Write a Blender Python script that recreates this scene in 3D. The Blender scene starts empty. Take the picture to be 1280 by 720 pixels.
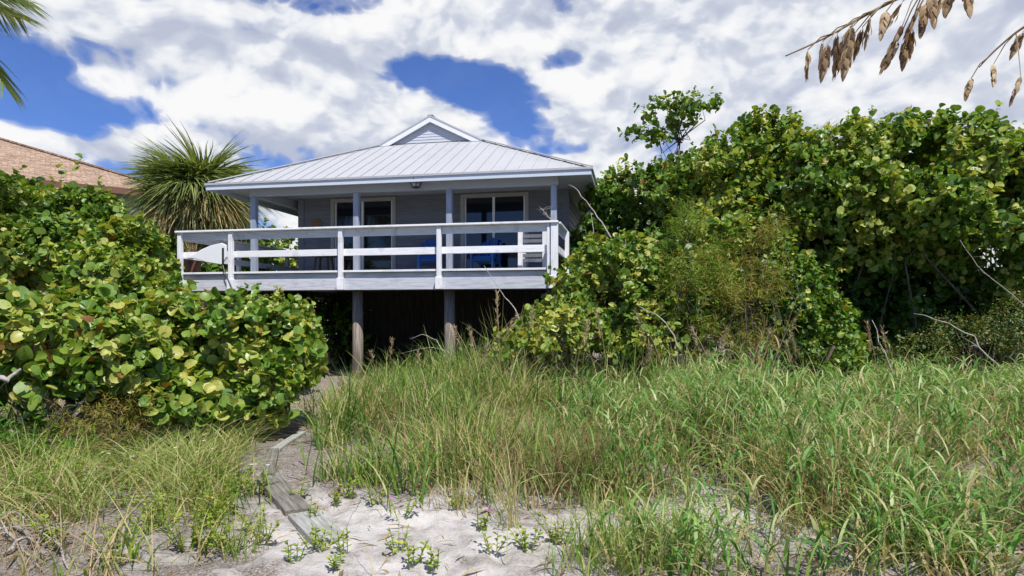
import bpy, math, random
import numpy as np
from mathutils import Vector, noise as mnoise

RNG = np.random.default_rng(11)
random.seed(5)
scene = bpy.context.scene
COL = scene.collection
CZ = 1.6            # eye height
F = 800.0           # focal length in 1280-px units, horizon at row 392

def P(px, py, Y):
    """world point seen at (px, py) at distance Y"""
    return np.array([(px - 640) / F * Y, Y, CZ + (392 - py) / F * Y])

def G(px, py):
    """point of the flat beach seen at (px, py)"""
    Y = CZ * F / (py - 392)
    return np.array([(px - 640) / F * Y, Y])

# ------------------------------------------------------------------ terrain
def sstep(a, b, x):
    t = np.clip((x - a) / (b - a), 0, 1)
    return t * t * (3 - 2 * t)

def height(x, y):
    x = np.asarray(x, float); y = np.asarray(y, float)
    z = 0.20 * sstep(5.5, 11.0, y)
    z = z + 0.10 * np.exp(-((x - 0.5) ** 2 / 4.0 + (y - 8.6) ** 2 / 3.0))
    z = z + 0.10 * np.exp(-((x + 5.0) ** 2 / 5.0 + (y - 6.0) ** 2 / 3.0))
    z = z + 0.10 * np.exp(-((x - 5.0) ** 2 / 6.0 + (y - 6.5) ** 2 / 3.0))
    near = np.exp(-((y - 6) ** 2) / 120.0)
    z = z + near * (0.022 * np.sin(2.1 * x + 1.3 * np.sin(1.1 * y)) * np.cos(1.7 * y + 0.6)
                    + 0.012 * np.sin(5.3 * x + 2.0 * np.sin(2.3 * y)) * np.sin(4.1 * y))
    return z

def h1(x, y):
    return float(height(x, y))

# ------------------------------------------------------------------ objects
def tag(o, label=None, cat=None, group=None, kind=None):
    if label: o['label'] = label
    if cat: o['category'] = cat
    if group: o['group'] = group
    if kind: o['kind'] = kind
    return o

def empty(name, loc, rz=0.0, label=None, cat=None, group=None):
    o = bpy.data.objects.new(name, None)
    COL.objects.link(o)
    o.location = loc
    o.rotation_euler = (0, 0, rz)
    o.empty_display_size = 0.2
    return tag(o, label, cat, group)

def link(name, me, mat=None, parent=None, loc=None):
    o = bpy.data.objects.new(name, me)
    COL.objects.link(o)
    if mat is not None and not me.materials:
        me.materials.append(mat)
    if parent is not None:
        o.parent = parent
    if loc is not None:
        o.location = loc
    return o

def np_mesh(name, verts, loops, starts, tint=None, luv=None, smooth=False):
    me = bpy.data.meshes.new(name)
    verts = np.ascontiguousarray(verts, np.float32)
    me.vertices.add(len(verts)); me.vertices.foreach_set('co', verts.ravel())
    me.loops.add(len(loops)); me.loops.foreach_set('vertex_index', np.ascontiguousarray(loops, np.int32))
    me.polygons.add(len(starts)); me.polygons.foreach_set('loop_start', np.ascontiguousarray(starts, np.int32))
    if smooth:
        me.polygons.foreach_set('use_smooth', np.ones(len(starts), bool))
    if tint is not None:
        a = me.attributes.new('tint', 'FLOAT', 'POINT'); a.data.foreach_set('value', np.ascontiguousarray(tint, np.float32))
    if luv is not None:
        a = me.attributes.new('luv', 'FLOAT_VECTOR', 'POINT'); a.data.foreach_set('vector', np.ascontiguousarray(luv, np.float32).ravel())
    me.update(calc_edges=True)
    return me

class MB:
    """collects boxes, tubes and polygons for one mesh"""
    def __init__(self):
        self.v = []; self.f = []; self.t = []
    def add(self, verts, faces, tint=0.5):
        n = len(self.v)
        self.v.extend([tuple(map(float, p)) for p in verts])
        self.t.extend([tint] * len(verts))
        self.f.extend([tuple(i + n for i in f) for f in faces])
        return self
    def box(self, x0, x1, y0, y1, z0, z1, tint=None):
        if tint is None: tint = random.random()
        vs = [(x0, y0, z0), (x1, y0, z0), (x1, y1, z0), (x0, y1, z0), (x0, y0, z1), (x1, y0, z1), (x1, y1, z1), (x0, y1, z1)]
        fs = [(0, 3, 2, 1), (4, 5, 6, 7), (0, 1, 5, 4), (1, 2, 6, 5), (2, 3, 7, 6), (3, 0, 4, 7)]
        return self.add(vs, fs, tint)
    def bar(self, a, b, w, h, up=(0, 0, 1), tint=None):
        """box of section w x h from a to b"""
        a = np.array(a, float); b = np.array(b, float)
        d = b - a; d /= np.linalg.norm(d)
        up = np.array(up, float)
        s = np.cross(d, up); s /= (np.linalg.norm(s) + 1e-9)
        u = np.cross(s, d)
        if tint is None: tint = random.random()
        vs = [p + s * sx * w / 2 + u * sz * h / 2 for p in (a, b) for sx, sz in ((-1, -1), (1, -1), (1, 1), (-1, 1))]
        fs = [(0, 1, 2, 3), (7, 6, 5, 4), (0, 4, 5, 1), (1, 5, 6, 2), (2, 6, 7, 3), (3, 7, 4, 0)]
        return self.add(vs, fs, tint)
    def tube(self, pts, radii, sides=7, tint=None, cap=True):
        pts = [np.array(p, float) for p in pts]
        n = len(pts)
        if np.isscalar(radii): radii = [radii] * n
        if tint is None: tint = random.random()
        vs = []; fs = []
        ref = np.array([0.31, 0.17, 0.93])
        for i in range(n):
            d = pts[min(i + 1, n - 1)] - pts[max(i - 1, 0)]
            d /= (np.linalg.norm(d) + 1e-9)
            s = np.cross(d, ref)
            if np.linalg.norm(s) < 0.05: s = np.cross(d, [1, 0, 0])
            s /= np.linalg.norm(s); u = np.cross(d, s)
            for k in range(sides):
                a = 2 * math.pi * k / sides
                vs.append(pts[i] + radii[i] * (math.cos(a) * s + math.sin(a) * u))
        for i in range(n - 1):
            for k in range(sides):
                k2 = (k + 1) % sides
                fs.append((i * sides + k, i * sides + k2, (i + 1) * sides + k2, (i + 1) * sides + k))
        if cap:
            fs.append(tuple(range(sides - 1, -1, -1)))
            fs.append(tuple((n - 1) * sides + k for k in range(sides)))
        return self.add(vs, fs, tint)
    def prism(self, poly, axis_vec, tint=None):
        """extrude a 3-D polygon by axis_vec"""
        if tint is None: tint = random.random()
        n = len(poly); av = np.array(axis_vec, float)
        vs = [np.array(p, float) for p in poly] + [np.array(p, float) + av for p in poly]
        fs = [tuple(range(n - 1, -1, -1)), tuple(range(n, 2 * n))]
        for i in range(n):
            j = (i + 1) % n
            fs.append((i, j, n + j, n + i))
        return self.add(vs, fs, tint)
    def mesh(self, name, smooth=False):
        me = bpy.data.meshes.new(name)
        me.from_pydata(self.v, [], self.f)
        a = me.attributes.new('tint', 'FLOAT', 'POINT'); a.data.foreach_set('value', np.array(self.t, np.float32))
        if smooth:
            me.polygons.foreach_set('use_smooth', np.ones(len(me.polygons), bool))
        me.update()
        return me
    def build(self, name, mat, parent=None, smooth=False, bevel=0.0, loc=None):
        o = link(name, self.mesh(name, smooth), mat, parent, loc)
        if bevel:
            m = o.modifiers.new('edge', 'BEVEL'); m.width = bevel; m.segments = 2; m.limit_method = 'ANGLE'
        return o

# ------------------------------------------------------------------ materials
class NT:
    def __init__(self, nt):
        self.nt = nt; nt.nodes.clear()
    def n(self, t, **kw):
        nd = self.nt.nodes.new(t)
        for k, v in kw.items():
            if k == 'inp':
                for kk, vv in v.items(): self.set(nd, kk, vv)
            else:
                setattr(nd, k, v)
        return nd
    def set(self, nd, k, v):
        s = nd.inputs[k]
        if isinstance(v, bpy.types.NodeSocket): self.nt.links.new(v, s)
        elif hasattr(v, 'outputs'): self.nt.links.new(v.outputs[0], s)
        else: s.default_value = v
    def math(self, op, a, b=None, c=None, clamp=False):
        nd = self.n('ShaderNodeMath', operation=op, use_clamp=clamp)
        self.set(nd, 0, a)
        if b is not None: self.set(nd, 1, b)
        if c is not None: self.set(nd, 2, c)
        return nd.outputs[0]
    def ramp(self, fac, stops, interp='LINEAR'):
        nd = self.n('ShaderNodeValToRGB'); cr = nd.color_ramp; cr.interpolation = interp
        while len(cr.elements) < len(stops): cr.elements.new(0.5)
        for e, (p, c) in zip(cr.elements, stops):
            e.position = p; e.color = (*c, 1) if len(c) == 3 else c
        self.set(nd, 0, fac)
        return nd.outputs[0]
    def mix(self, fac, a, b, mode='MIX'):
        nd = self.n('ShaderNodeMix', data_type='RGBA', blend_type=mode)
        self.set(nd, 0, fac)
        self.set(nd, 6, a if not isinstance(a, tuple) else (*a, 1)); self.set(nd, 7, b if not isinstance(b, tuple) else (*b, 1))
        return nd.outputs[2]
    def noise(self, vec, scale, detail=4, rough=0.55, dist=0.0):
        nd = self.n('ShaderNodeTexNoise'); nd.inputs['Scale'].default_value = scale
        nd.inputs['Detail'].default_value = detail; nd.inputs['Roughness'].default_value = rough; nd.inputs['Distortion'].default_value = dist
        if vec is not None: self.set(nd, 'Vector', vec)
        return nd.outputs['Fac']
    def mapping(self, vec, scale=(1, 1, 1), rot=(0, 0, 0), loc=(0, 0, 0)):
        nd = self.n('ShaderNodeMapping'); self.set(nd, 'Vector', vec)
        nd.inputs['Scale'].default_value = scale; nd.inputs['Rotation'].default_value = rot; nd.inputs['Location'].default_value = loc
        return nd.outputs[0]
    def objco(self):
        return self.n('ShaderNodeTexCoord').outputs['Object']
    def pos(self):
        return self.n('ShaderNodeNewGeometry').outputs['Position']
    def attr(self, name):
        return self.n('ShaderNodeAttribute', attribute_name=name)

def new_mat(name):
    m = bpy.data.materials.new(name); m.use_nodes = True
    return m, NT(m.node_tree)

def finish(t, shader):
    o = t.n('ShaderNodeOutputMaterial'); t.nt.links.new(shader, o.inputs['Surface'])

def principled(t, color, rough=0.6, spec=0.5, bump=None, bump_s=0.3, bump_d=0.01, metallic=0.0):
    p = t.n('ShaderNodeBsdfPrincipled')
    t.set(p, 'Base Color', color if not isinstance(color, tuple) else (*color, 1))
    t.set(p, 'Roughness', rough); p.inputs['Specular IOR Level'].default_value = spec
    p.inputs['Metallic'].default_value = metallic
    if bump is not None:
        b = t.n('ShaderNodeBump'); b.inputs['Strength'].default_value = bump_s; b.inputs['Distance'].default_value = bump_d
        t.set(b, 'Height', bump); t.set(p, 'Normal', b)
    return p.outputs[0]

def leaf_mat(name, stops, rough=0.38, trans=0.3, veins=False, spec=0.5, tcol=(1.25, 1.2, 0.45)):
    m, t = new_mat(name)
    tint = t.attr('tint').outputs['Fac']
    col = t.ramp(tint, stops)
    nz = t.noise(t.pos(), 9, 3)
    col = t.mix(0.55, col, t.mix(nz, (0.55, 0.62, 0.5), (1.4, 1.3, 1.3)), 'MULTIPLY')
    bump = nz
    if veins:
        luv = t.n('ShaderNodeSeparateXYZ'); t.set(luv, 0, t.attr('luv').outputs['Vector'])
        ax = t.math('ABSOLUTE', luv.outputs[0])
        mid = t.math('LESS_THAN', ax, 0.03)
        lat = t.math('GREATER_THAN', t.math('SINE', t.math('MULTIPLY', t.math('SUBTRACT', luv.outputs[1], t.math('MULTIPLY', ax, 0.75)), 34.0)), 0.9)
        v = t.math('MAXIMUM', mid, t.math('MULTIPLY', lat, 0.55))
        col = t.mix(t.math('MULTIPLY', v, 0.6), col, (0.32, 0.30, 0.07))
        # blotches near the rim of old leaves
        sp = t.math('GREATER_THAN', t.noise(t.pos(), 26, 2), 0.66)
        col = t.mix(t.math('MULTIPLY', sp, 0.55), col, (0.16, 0.09, 0.03))
        bump = t.math('ADD', nz, t.math('MULTIPLY', v, -0.5))
    p = principled(t, col, t.math('ADD', rough - 0.12, t.math('MULTIPLY', t.noise(t.pos(), 5.0, 2), 0.36)), spec, bump, 0.25, 0.01)
    tr = t.n('ShaderNodeBsdfTranslucent')
    t.set(tr, 'Color', t.mix(1.0, col, tcol, 'MULTIPLY'))
    mx = t.n('ShaderNodeMixShader'); mx.inputs[0].default_value = trans
    t.nt.links.new(p, mx.inputs[1]); t.nt.links.new(tr.outputs[0], mx.inputs[2])
    finish(t, mx.outputs[0])
    return m

def wood_mat(name, c0, c1, axis='X', rough=0.75, dirt=0.4, spec=0.25, grain=1.0, lo=0.42, hi=0.62, dirtcol=(0.2, 0.2, 0.2)):
    m, t = new_mat(name)
    sc = {'X': (1.2, 16, 16), 'Y': (16, 1.2, 16), 'Z': (16, 16, 1.2)}[axis]
    oc = t.objco()
    g = t.noise(t.mapping(oc, sc), 2.2, 5, 0.65)
    w = t.noise(oc, 3.1, 5, 0.6)
    tint = t.attr('tint').outputs['Fac']
    col = t.mix(t.ramp(g, [(lo, (0, 0, 0)), (hi, (1, 1, 1))]), c0, c1)
    col = t.mix(0.35, col, t.mix(tint, (0.75, 0.76, 0.78), (1.08, 1.07, 1.05)), 'MULTIPLY')
    spots = t.ramp(w, [(0.55, (0, 0, 0)), (0.72, (1, 1, 1))])
    col = t.mix(t.math('MULTIPLY', spots, dirt), col, dirtcol)
    finish(t, principled(t, col, rough, spec, g, 0.35 * grain, 0.006))
    return m

def plain_mat(name, c, rough=0.5, spec=0.5, var=0.25, scale=6, metallic=0.0, bump=0.15):
    m, t = new_mat(name)
    nz = t.noise(t.objco(), scale, 5, 0.6)
    lo = tuple(x * (1 - var) for x in c); hi = tuple(min(1, x * (1 + var)) for x in c)
    col = t.mix(nz, lo, hi)
    finish(t, principled(t, col, rough, spec, nz, bump, 0.01, metallic))
    return m

M = {}
M['grape'] = leaf_mat('sea_grape_leaf', [(0.0, (0.030, 0.085, 0.012)), (0.35, (0.080, 0.200, 0.018)), (0.62, (0.175, 0.310, 0.040)),
                                          (0.80, (0.360, 0.430, 0.075)), (0.92, (0.54, 0.52, 0.13)), (1.0, (0.24, 0.11, 0.03))], 0.33, 0.34, True)
M['small_leaf'] = leaf_mat('small_leaf', [(0.0, (0.025, 0.065, 0.012)), (0.5, (0.065, 0.140, 0.02)), (0.85, (0.17, 0.20, 0.03)), (1.0, (0.23, 0.15, 0.05))], 0.42, 0.3)
M['feather'] = leaf_mat('feathery_leaf', [(0.0, (0.05, 0.11, 0.012)), (0.5, (0.17, 0.29, 0.028)), (0.8, (0.27, 0.26, 0.05)), (1.0, (0.26, 0.15, 0.06))], 0.6, 0.35, spec=0.2)
M['grass'] = leaf_mat('dune_grass', [(0.0, (0.05, 0.13, 0.02)), (0.30, (0.12, 0.27, 0.03)), (0.55, (0.28, 0.365, 0.075)), (0.78, (0.49, 0.475, 0.22)), (1.0, (0.50, 0.37, 0.20))], 0.5, 0.35, spec=0.35, tcol=(1.15, 1.15, 0.6))
M['green_grass'] = leaf_mat('panic_grass', [(0.0, (0.04, 0.13, 0.022)), (0.40, (0.085, 0.26, 0.035)), (0.68, (0.21, 0.39, 0.085)), (0.85, (0.46, 0.53, 0.24)), (1.0, (0.48, 0.36, 0.19))], 0.45, 0.38, spec=0.4, tcol=(1.15, 1.15, 0.6))
M['straw'] = leaf_mat('straw', [(0.0, (0.16, 0.10, 0.05)), (0.5, (0.30, 0.22, 0.12)), (1.0, (0.50, 0.42, 0.27))], 0.7, 0.2, spec=0.15, tcol=(1.1, 1.0, 0.7))
M['herb'] = leaf_mat('herb_leaf', [(0.0, (0.10, 0.20, 0.02)), (0.5, (0.24, 0.34, 0.03)), (1.0, (0.45, 0.44, 0.05))], 0.45, 0.3)
M['fern'] = leaf_mat('bright_leaf', [(0.0, (0.05, 0.16, 0.012)), (0.6, (0.10, 0.26, 0.02)), (1.0, (0.22, 0.30, 0.03))], 0.5, 0.35)
M['palm_green'] = leaf_mat('palm_green', [(0.0, (0.09, 0.13, 0.04)), (0.6, (0.21, 0.28, 0.08)), (1.0, (0.42, 0.40, 0.17))], 0.5, 0.3)
M['palm_dead'] = leaf_mat('palm_dead', [(0.0, (0.20, 0.14, 0.07)), (0.5, (0.44, 0.34, 0.15)), (1.0, (0.62, 0.55, 0.28))], 0.7, 0.2, spec=0.2)
M['spikelet'] = leaf_mat('spikelet', [(0.0, (0.20, 0.125, 0.07)), (0.5, (0.45, 0.32, 0.18)), (1.0, (0.75, 0.62, 0.42))], 0.6, 0.35, spec=0.25, tcol=(1.1, 0.95, 0.75))
M['petal'] = leaf_mat('white_petal', [(0, (0.75, 0.75, 0.72)), (1, (0.85, 0.85, 0.82))], 0.6, 0.3)
M['purple'] = leaf_mat('purple_petal', [(0, (0.45, 0.10, 0.45)), (1, (0.55, 0.15, 0.55))], 0.6, 0.3)
M['bark'] = wood_mat('bark', (0.07, 0.052, 0.036), (0.16, 0.13, 0.10), 'Z', 0.85, 0.3)
M['grey_wood'] = wood_mat('driftwood', (0.26, 0.23, 0.20), (0.46, 0.43, 0.39), 'X', 0.85, 0.3)
M['piling'] = wood_mat('piling_wood', (0.19, 0.155, 0.125), (0.37, 0.32, 0.27), 'Z', 0.85, 0.4)
M['board'] = wood_mat('weathered_board', (0.27, 0.27, 0.24), (0.44, 0.445, 0.41), 'X', 0.85, 0.3)
M['pale_board'] = wood_mat('bleached_board', (0.40, 0.375, 0.34), (0.58, 0.55, 0.51), 'X', 0.9, 0.2)
M['board_dark'] = wood_mat('damp_board', (0.12, 0.11, 0.09), (0.24, 0.23, 0.195), 'X', 0.85, 0.4)
M['paint_x'] = wood_mat('weathered_white_paint', (0.68, 0.69, 0.71), (0.84, 0.84, 0.84), 'X', 0.6, 0.55, grain=0.9, lo=0.33, hi=0.52, dirtcol=(0.40, 0.40, 0.39))
M['paint_z'] = wood_mat('weathered_white_paint_posts', (0.68, 0.69, 0.71), (0.84, 0.84, 0.84), 'Z', 0.6, 0.55, grain=0.9, lo=0.33, hi=0.52, dirtcol=(0.40, 0.40, 0.39))
M['rim'] = wood_mat('weathered_rim_paint', (0.42, 0.44, 0.48), (0.60, 0.61, 0.64), 'X', 0.65, 0.45, grain=0.8, lo=0.35, hi=0.55, dirtcol=(0.30, 0.31, 0.33))
M['shaded_post'] = wood_mat('shade_toned_post_paint', (0.27, 0.31, 0.38), (0.36, 0.40, 0.47), 'Z', 0.6, 0.2, grain=0.5, dirtcol=(0.22, 0.24, 0.28))  # blue-grey puts the eave's shade into the colour of the posts
M['deck'] = wood_mat('deck_board', (0.22, 0.22, 0.22), (0.36, 0.35, 0.34), 'X', 0.8, 0.3)
M['siding'] = wood_mat('grey_blue_siding', (0.150, 0.165, 0.190), (0.19, 0.207, 0.235), 'X', 0.6, 0.2, grain=0.4, dirtcol=(0.10, 0.11, 0.135))
M['soffit'] = plain_mat('soffit_paint', (0.40, 0.425, 0.46), 0.6, 0.3, 0.06)
M['trim'] = plain_mat('trim_paint', (0.74, 0.76, 0.79), 0.45, 0.4, 0.06)
M['fascia'] = plain_mat('fascia_paint', (0.55, 0.60, 0.66), 0.4, 0.4, 0.08)
M['cream'] = plain_mat('door_frame', (0.34, 0.335, 0.31), 0.5, 0.4, 0.08)
M['louvre'] = plain_mat('gable_louvre', (0.50, 0.52, 0.56), 0.55, 0.3, 0.10)
M['black'] = plain_mat('black_metal', (0.02, 0.02, 0.022), 0.4, 0.5, 0.2)
M['shade_skirt'] = wood_mat('under_house_shade', (0.025, 0.023, 0.02), (0.05, 0.045, 0.04), 'Z', 0.9, 0.3, dirtcol=(0.02, 0.02, 0.02))  # colour kept almost black to imitate the gloom below the deck
M['blue'] = plain_mat('blue_plastic', (0.02, 0.11, 0.38), 0.4, 0.5, 0.15)
M['blue_cloth'] = plain_mat('blue_cushion', (0.03, 0.14, 0.45), 0.8, 0.2, 0.2, 20)
M['pot'] = plain_mat('brown_pot', (0.16, 0.07, 0.045), 0.6, 0.4, 0.25)
M['dark_wood'] = plain_mat('dark_wood', (0.05, 0.035, 0.028), 0.5, 0.4, 0.3)
M['white_plastic'] = plain_mat('white_gloss', (0.78, 0.79, 0.80), 0.35, 0.5, 0.06)
M['shell'] = plain_mat('brown_ornament', (0.25, 0.14, 0.07), 0.7, 0.3, 0.4, 14)

def glass_mat():
    m, t = new_mat('door_glass')
    p = t.n('ShaderNodeBsdfPrincipled')
    p.inputs['Base Color'].default_value = (0.006, 0.009, 0.016, 1)
    p.inputs['Roughness'].default_value = 0.04; p.inputs['Specular IOR Level'].default_value = 0.7
    nz = t.noise(t.objco(), 0.7, 2)
    b = t.n('ShaderNodeBump'); b.inputs['Strength'].default_value = 0.05; b.inputs['Distance'].default_value = 0.05
    t.set(b, 'Height', nz); t.set(p, 'Normal', b)
    finish(t, p.outputs[0]); return m
M['glass'] = glass_mat()

def lamp_glass():
    m, t = new_mat('lamp_glass')
    finish(t, principled(t, (0.45, 0.47, 0.50), 0.15, 0.5)); return m
M['lamp_glass'] = lamp_glass()

def roof_metal():
    m, t = new_mat('roof_metal')
    oc = t.objco()
    streak = t.noise(t.mapping(oc, (7, 0.6, 0.6)), 1.6, 4)
    blot = t.noise(oc, 1.3, 5)
    col = t.mix(streak, (0.385, 0.39, 0.395), (0.47, 0.472, 0.475))
    col = t.mix(t.math('MULTIPLY', t.ramp(blot, [(0.5, (0, 0, 0)), (0.75, (1, 1, 1))]), 0.3), col, (0.31, 0.32, 0.345))
    rough = t.math('MULTIPLY_ADD', blot, 0.3, 0.25)
    finish(t, principled(t, col, rough, 0.5, streak, 0.12, 0.01)); return m
M['roof'] = roof_metal()

def shingle_mat():
    m, t = new_mat('tan_shingle')
    oc = t.objco()
    b = t.n('ShaderNodeTexBrick'); t.set(b, 'Vector', t.mapping(oc, (1, 1, 1)))
    b.inputs['Scale'].default_value = 1.0; b.inputs['Brick Width'].default_value = 0.30; b.inputs['Row Height'].default_value = 0.14
    b.inputs['Mortar Size'].default_value = 0.010
    b.inputs['Color1'].default_value = (0.25, 0.175, 0.125, 1); b.inputs['Color2'].default_value = (0.40, 0.305, 0.23, 1); b.inputs['Mortar'].default_value = (0.22, 0.155, 0.11, 1)
    nz = t.noise(oc, 1.4, 5); n2 = t.noise(oc, 11, 3)
    col = t.mix(0.6, b.outputs[0], t.mix(nz, (0.7, 0.7, 0.7), (1.25, 1.2, 1.15)), 'MULTIPLY')
    col = t.mix(0.6, col, t.mix(t.ramp(n2, [(0.35, (0, 0, 0)), (0.65, (1, 1, 1))]), (0.45, 0.42, 0.40), (1.5, 1.42, 1.35)), 'MULTIPLY')
    finish(t, principled(t, col, 0.9, 0.2, n2, 0.6, 0.02)); return m
M['shingle'] = shingle_mat()

def sand_mat():
    m, t = new_mat('beach_sand')
    p = t.pos()
    big = t.noise(p, 0.9, 6, 0.6, 0.4)
    mid = t.noise(p, 4.5, 6, 0.65)
    fine = t.noise(p, 60, 4, 0.7)
    grains = t.noise(p, 240, 2, 0.5)
    sand = t.mix(mid, (0.52, 0.49, 0.455), (0.76, 0.735, 0.70))
    sand = t.mix(0.5, sand, t.mix(fine, (0.7, 0.69, 0.68), (1.15, 1.15, 1.15)), 'MULTIPLY')
    # brown plant debris: more of it away from the trodden sand, where the plants grow
    litter = t.mix(fine, (0.045, 0.032, 0.022), (0.21, 0.155, 0.11))
    sep = t.n('ShaderNodeSeparateXYZ'); t.set(sep, 0, p)
    dx = t.math('MULTIPLY', t.math('ADD', sep.outputs[0], 0.75), 0.55)
    dy = t.math('MULTIPLY', t.math('SUBTRACT', sep.outputs[1], 4.5), 0.70)
    d2 = t.math('ADD', t.math('MULTIPLY', dx, dx), t.math('MULTIPLY', dy, dy))
    bare = t.math('MULTIPLY', t.math('POWER', 2.718, t.math('MULTIPLY', d2, -1.0)), 0.245)
    dx2 = t.math('SUBTRACT', sep.outputs[0], 1.7)
    dy2 = t.math('SUBTRACT', sep.outputs[1], 5.0)
    d22 = t.math('ADD', t.math('MULTIPLY', dx2, dx2), t.math('MULTIPLY', dy2, dy2))
    bare2 = t.math('MULTIPLY', t.math('POWER', 2.718, t.math('MULTIPLY', d22, -1.6)), 0.22)
    bare = t.math('ADD', bare, bare2)
    k = t.math('SUBTRACT', t.math('ADD', t.math('MULTIPLY', big, 0.55), t.math('MULTIPLY', mid, 0.55)), bare)
    k = t.ramp(k, [(0.30, (0, 0, 0)), (0.47, (1, 1, 1))])
    k = t.math('MULTIPLY', k, t.ramp(fine, [(0.28, (0.15, 0.15, 0.15)), (0.6, (1, 1, 1))]))
    col = t.mix(k, sand, litter)
    hgt = t.math('ADD', t.math('MULTIPLY', mid, 1.0), t.math('ADD', t.math('MULTIPLY', fine, 0.35), t.math('MULTIPLY', grains, 0.08)))
    finish(t, principled(t, col, 0.95, 0.15, hgt, 0.9, 0.05)); return m
M['sand'] = sand_mat()

# ------------------------------------------------------------------ world, sun, camera
SUN_AZ = math.radians(24); SUN_EL = math.radians(58)
to_sun = Vector((math.cos(SUN_EL) * math.sin(SUN_AZ), -math.cos(SUN_EL) * math.cos(SUN_AZ), math.sin(SUN_EL)))

def build_world():
    w = bpy.data.worlds.new('World'); scene.world = w; w.use_nodes = True
    t = NT(w.node_tree)
    sky = t.n('ShaderNodeTexSky', sky_type='NISHITA', sun_disc=False)
    sky.sun_elevation = SUN_EL; sky.sun_rotation = math.pi - SUN_AZ
    sky.altitude = 0; sky.air_density = 1.0; sky.dust_density = 0.2; sky.ozone_density = 2.5
    tc = t.n('ShaderNodeTexCoord').outputs['Generated']
    sp = t.n('ShaderNodeSeparateXYZ'); t.set(sp, 0, tc)
    az = t.math('ARCTAN2', sp.outputs[0], sp.outputs[1])       # 0 towards the house, positive to the right
    el = t.math('ARCSINE', sp.outputs[2])
    # cloud field in azimuth / elevation, flattened towards the horizon
    def blob(px, py, rx, ry, amp):
        a0 = math.atan((px - 640) / F); e0 = math.atan((392 - py) / F * math.cos(a0))
        u = t.math('DIVIDE', t.math('SUBTRACT', az, a0), rx / F); v = t.math('DIVIDE', t.math('SUBTRACT', el, e0), ry / F)
        d = t.math('ADD', t.math('MULTIPLY', u, u), t.math('MULTIPLY', v, v))
        return t.math('MULTIPLY', t.math('POWER', 2.718, t.math('MULTIPLY', d, -1.0)), amp)
    def field(lift):
        cv = t.n('ShaderNodeCombineXYZ'); t.set(cv, 0, az); t.set(cv, 1, t.math('MULTIPLY', t.math('ADD', el, lift), 1.45)); t.set(cv, 2, 0.37)
        warp = t.n('ShaderNodeTexNoise'); warp.inputs['Scale'].default_value = 7.0; warp.inputs['Detail'].default_value = 2
        t.set(warp, 'Vector', cv)
        wv = t.n('ShaderNodeVectorMath', operation='MULTIPLY_ADD'); t.set(wv, 0, warp.outputs['Color']); wv.inputs[1].default_value = (0.07, 0.07, 0); t.set(wv, 2, cv)
        def puff(sc, off):       # rounded lobes with creases between them
            nn = t.noise(t.mapping(wv.outputs[0], loc=(off, 4.1, 0)), sc, 1, 0.4)
            return t.math('SUBTRACT', 0.5, t.math('ABSOLUTE', t.math('MULTIPLY', t.math('SUBTRACT', nn, 0.5), 3.2)))
        billow = t.math('ADD', puff(6.5, 1.3), t.math('ADD', t.math('MULTIPLY', puff(14.0, 2.9), 0.5), t.math('MULTIPLY', puff(30.0, 5.3), 0.28)))
        n1 = t.noise(wv, 4.2, 6, 0.55)
        n2 = t.noise(t.mapping(wv.outputs[0], (1, 1.2, 1), loc=(3.1, 1.7, 0)), 15, 7, 0.64)
        return t.math('ADD', t.math('MULTIPLY', n1, 0.66), t.math('ADD', t.math('MULTIPLY', n2, 0.20), t.math('MULTIPLY', billow, 0.26)))
    f0 = field(0.0); f1 = field(0.028)
    # unseen sky behind the camera is cleared of cloud to weaken the fill light
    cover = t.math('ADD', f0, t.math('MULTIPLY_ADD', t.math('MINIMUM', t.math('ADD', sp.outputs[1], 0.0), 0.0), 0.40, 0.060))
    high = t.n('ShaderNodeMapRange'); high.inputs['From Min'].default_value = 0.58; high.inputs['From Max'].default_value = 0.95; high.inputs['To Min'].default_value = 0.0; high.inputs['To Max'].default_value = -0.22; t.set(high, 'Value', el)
    cover = t.math('ADD', cover, high.outputs[0])      # unseen clouds overhead thinned as well, for darker shadows
    holes = [(540, 92, 76, 24, -0.30), (615, 120, 84, 34, -0.38), (690, 84, 70, 14, -0.06), (575, 96, 90, 18, -0.10), (650, 165, 46, 30, -0.26), (85, 130, 80, 17, -0.36), (20, 80, 40, 36, -0.26), (420, 14, 80, 16, -0.20), (130, 50, 60, 10, -0.12), (270, 30, 40, 8, -0.12), (60, 165, 60, 7, -0.14), (930, 60, 60, 9, -0.10),
             (705, 188, 34, 12, -0.22), (45, 150, 50, 8, -0.14), (320, 200, 30, 8, -0.14), (250, 160, 40, 9, -0.10), (1180, 60, 80, 14, -0.07),
             (535, 150, 80, 26, 0.22), (330, 95, 150, 46, 0.17), (810, 105, 100, 36, 0.22), (730, 199, 50, 8, 0.16), (1050, 100, 280, 110, 0.19), (110, 178, 110, 14, 0.22), (640, 38, 240, 18, 0.17), (200, 40, 160, 26, 0.12)]
    for hcl in holes:
        cover = t.math('ADD', cover, blob(*hcl))
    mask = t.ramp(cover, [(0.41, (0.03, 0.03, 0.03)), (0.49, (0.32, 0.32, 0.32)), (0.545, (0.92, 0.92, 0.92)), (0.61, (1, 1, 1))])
    # lit from above: bright where the cloud thins upwards, lavender-grey where more cloud hangs over it
    lit = t.math('MULTIPLY', t.math('SUBTRACT', f0, f1), 1.5)
    broad = t.noise(t.mapping(tc, (1, 1, 1.6)), 5.0, 4, 0.5)
    tone = t.math('ADD', t.math('ADD', lit, 0.34), t.math('MULTIPLY', broad, 0.42))
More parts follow.
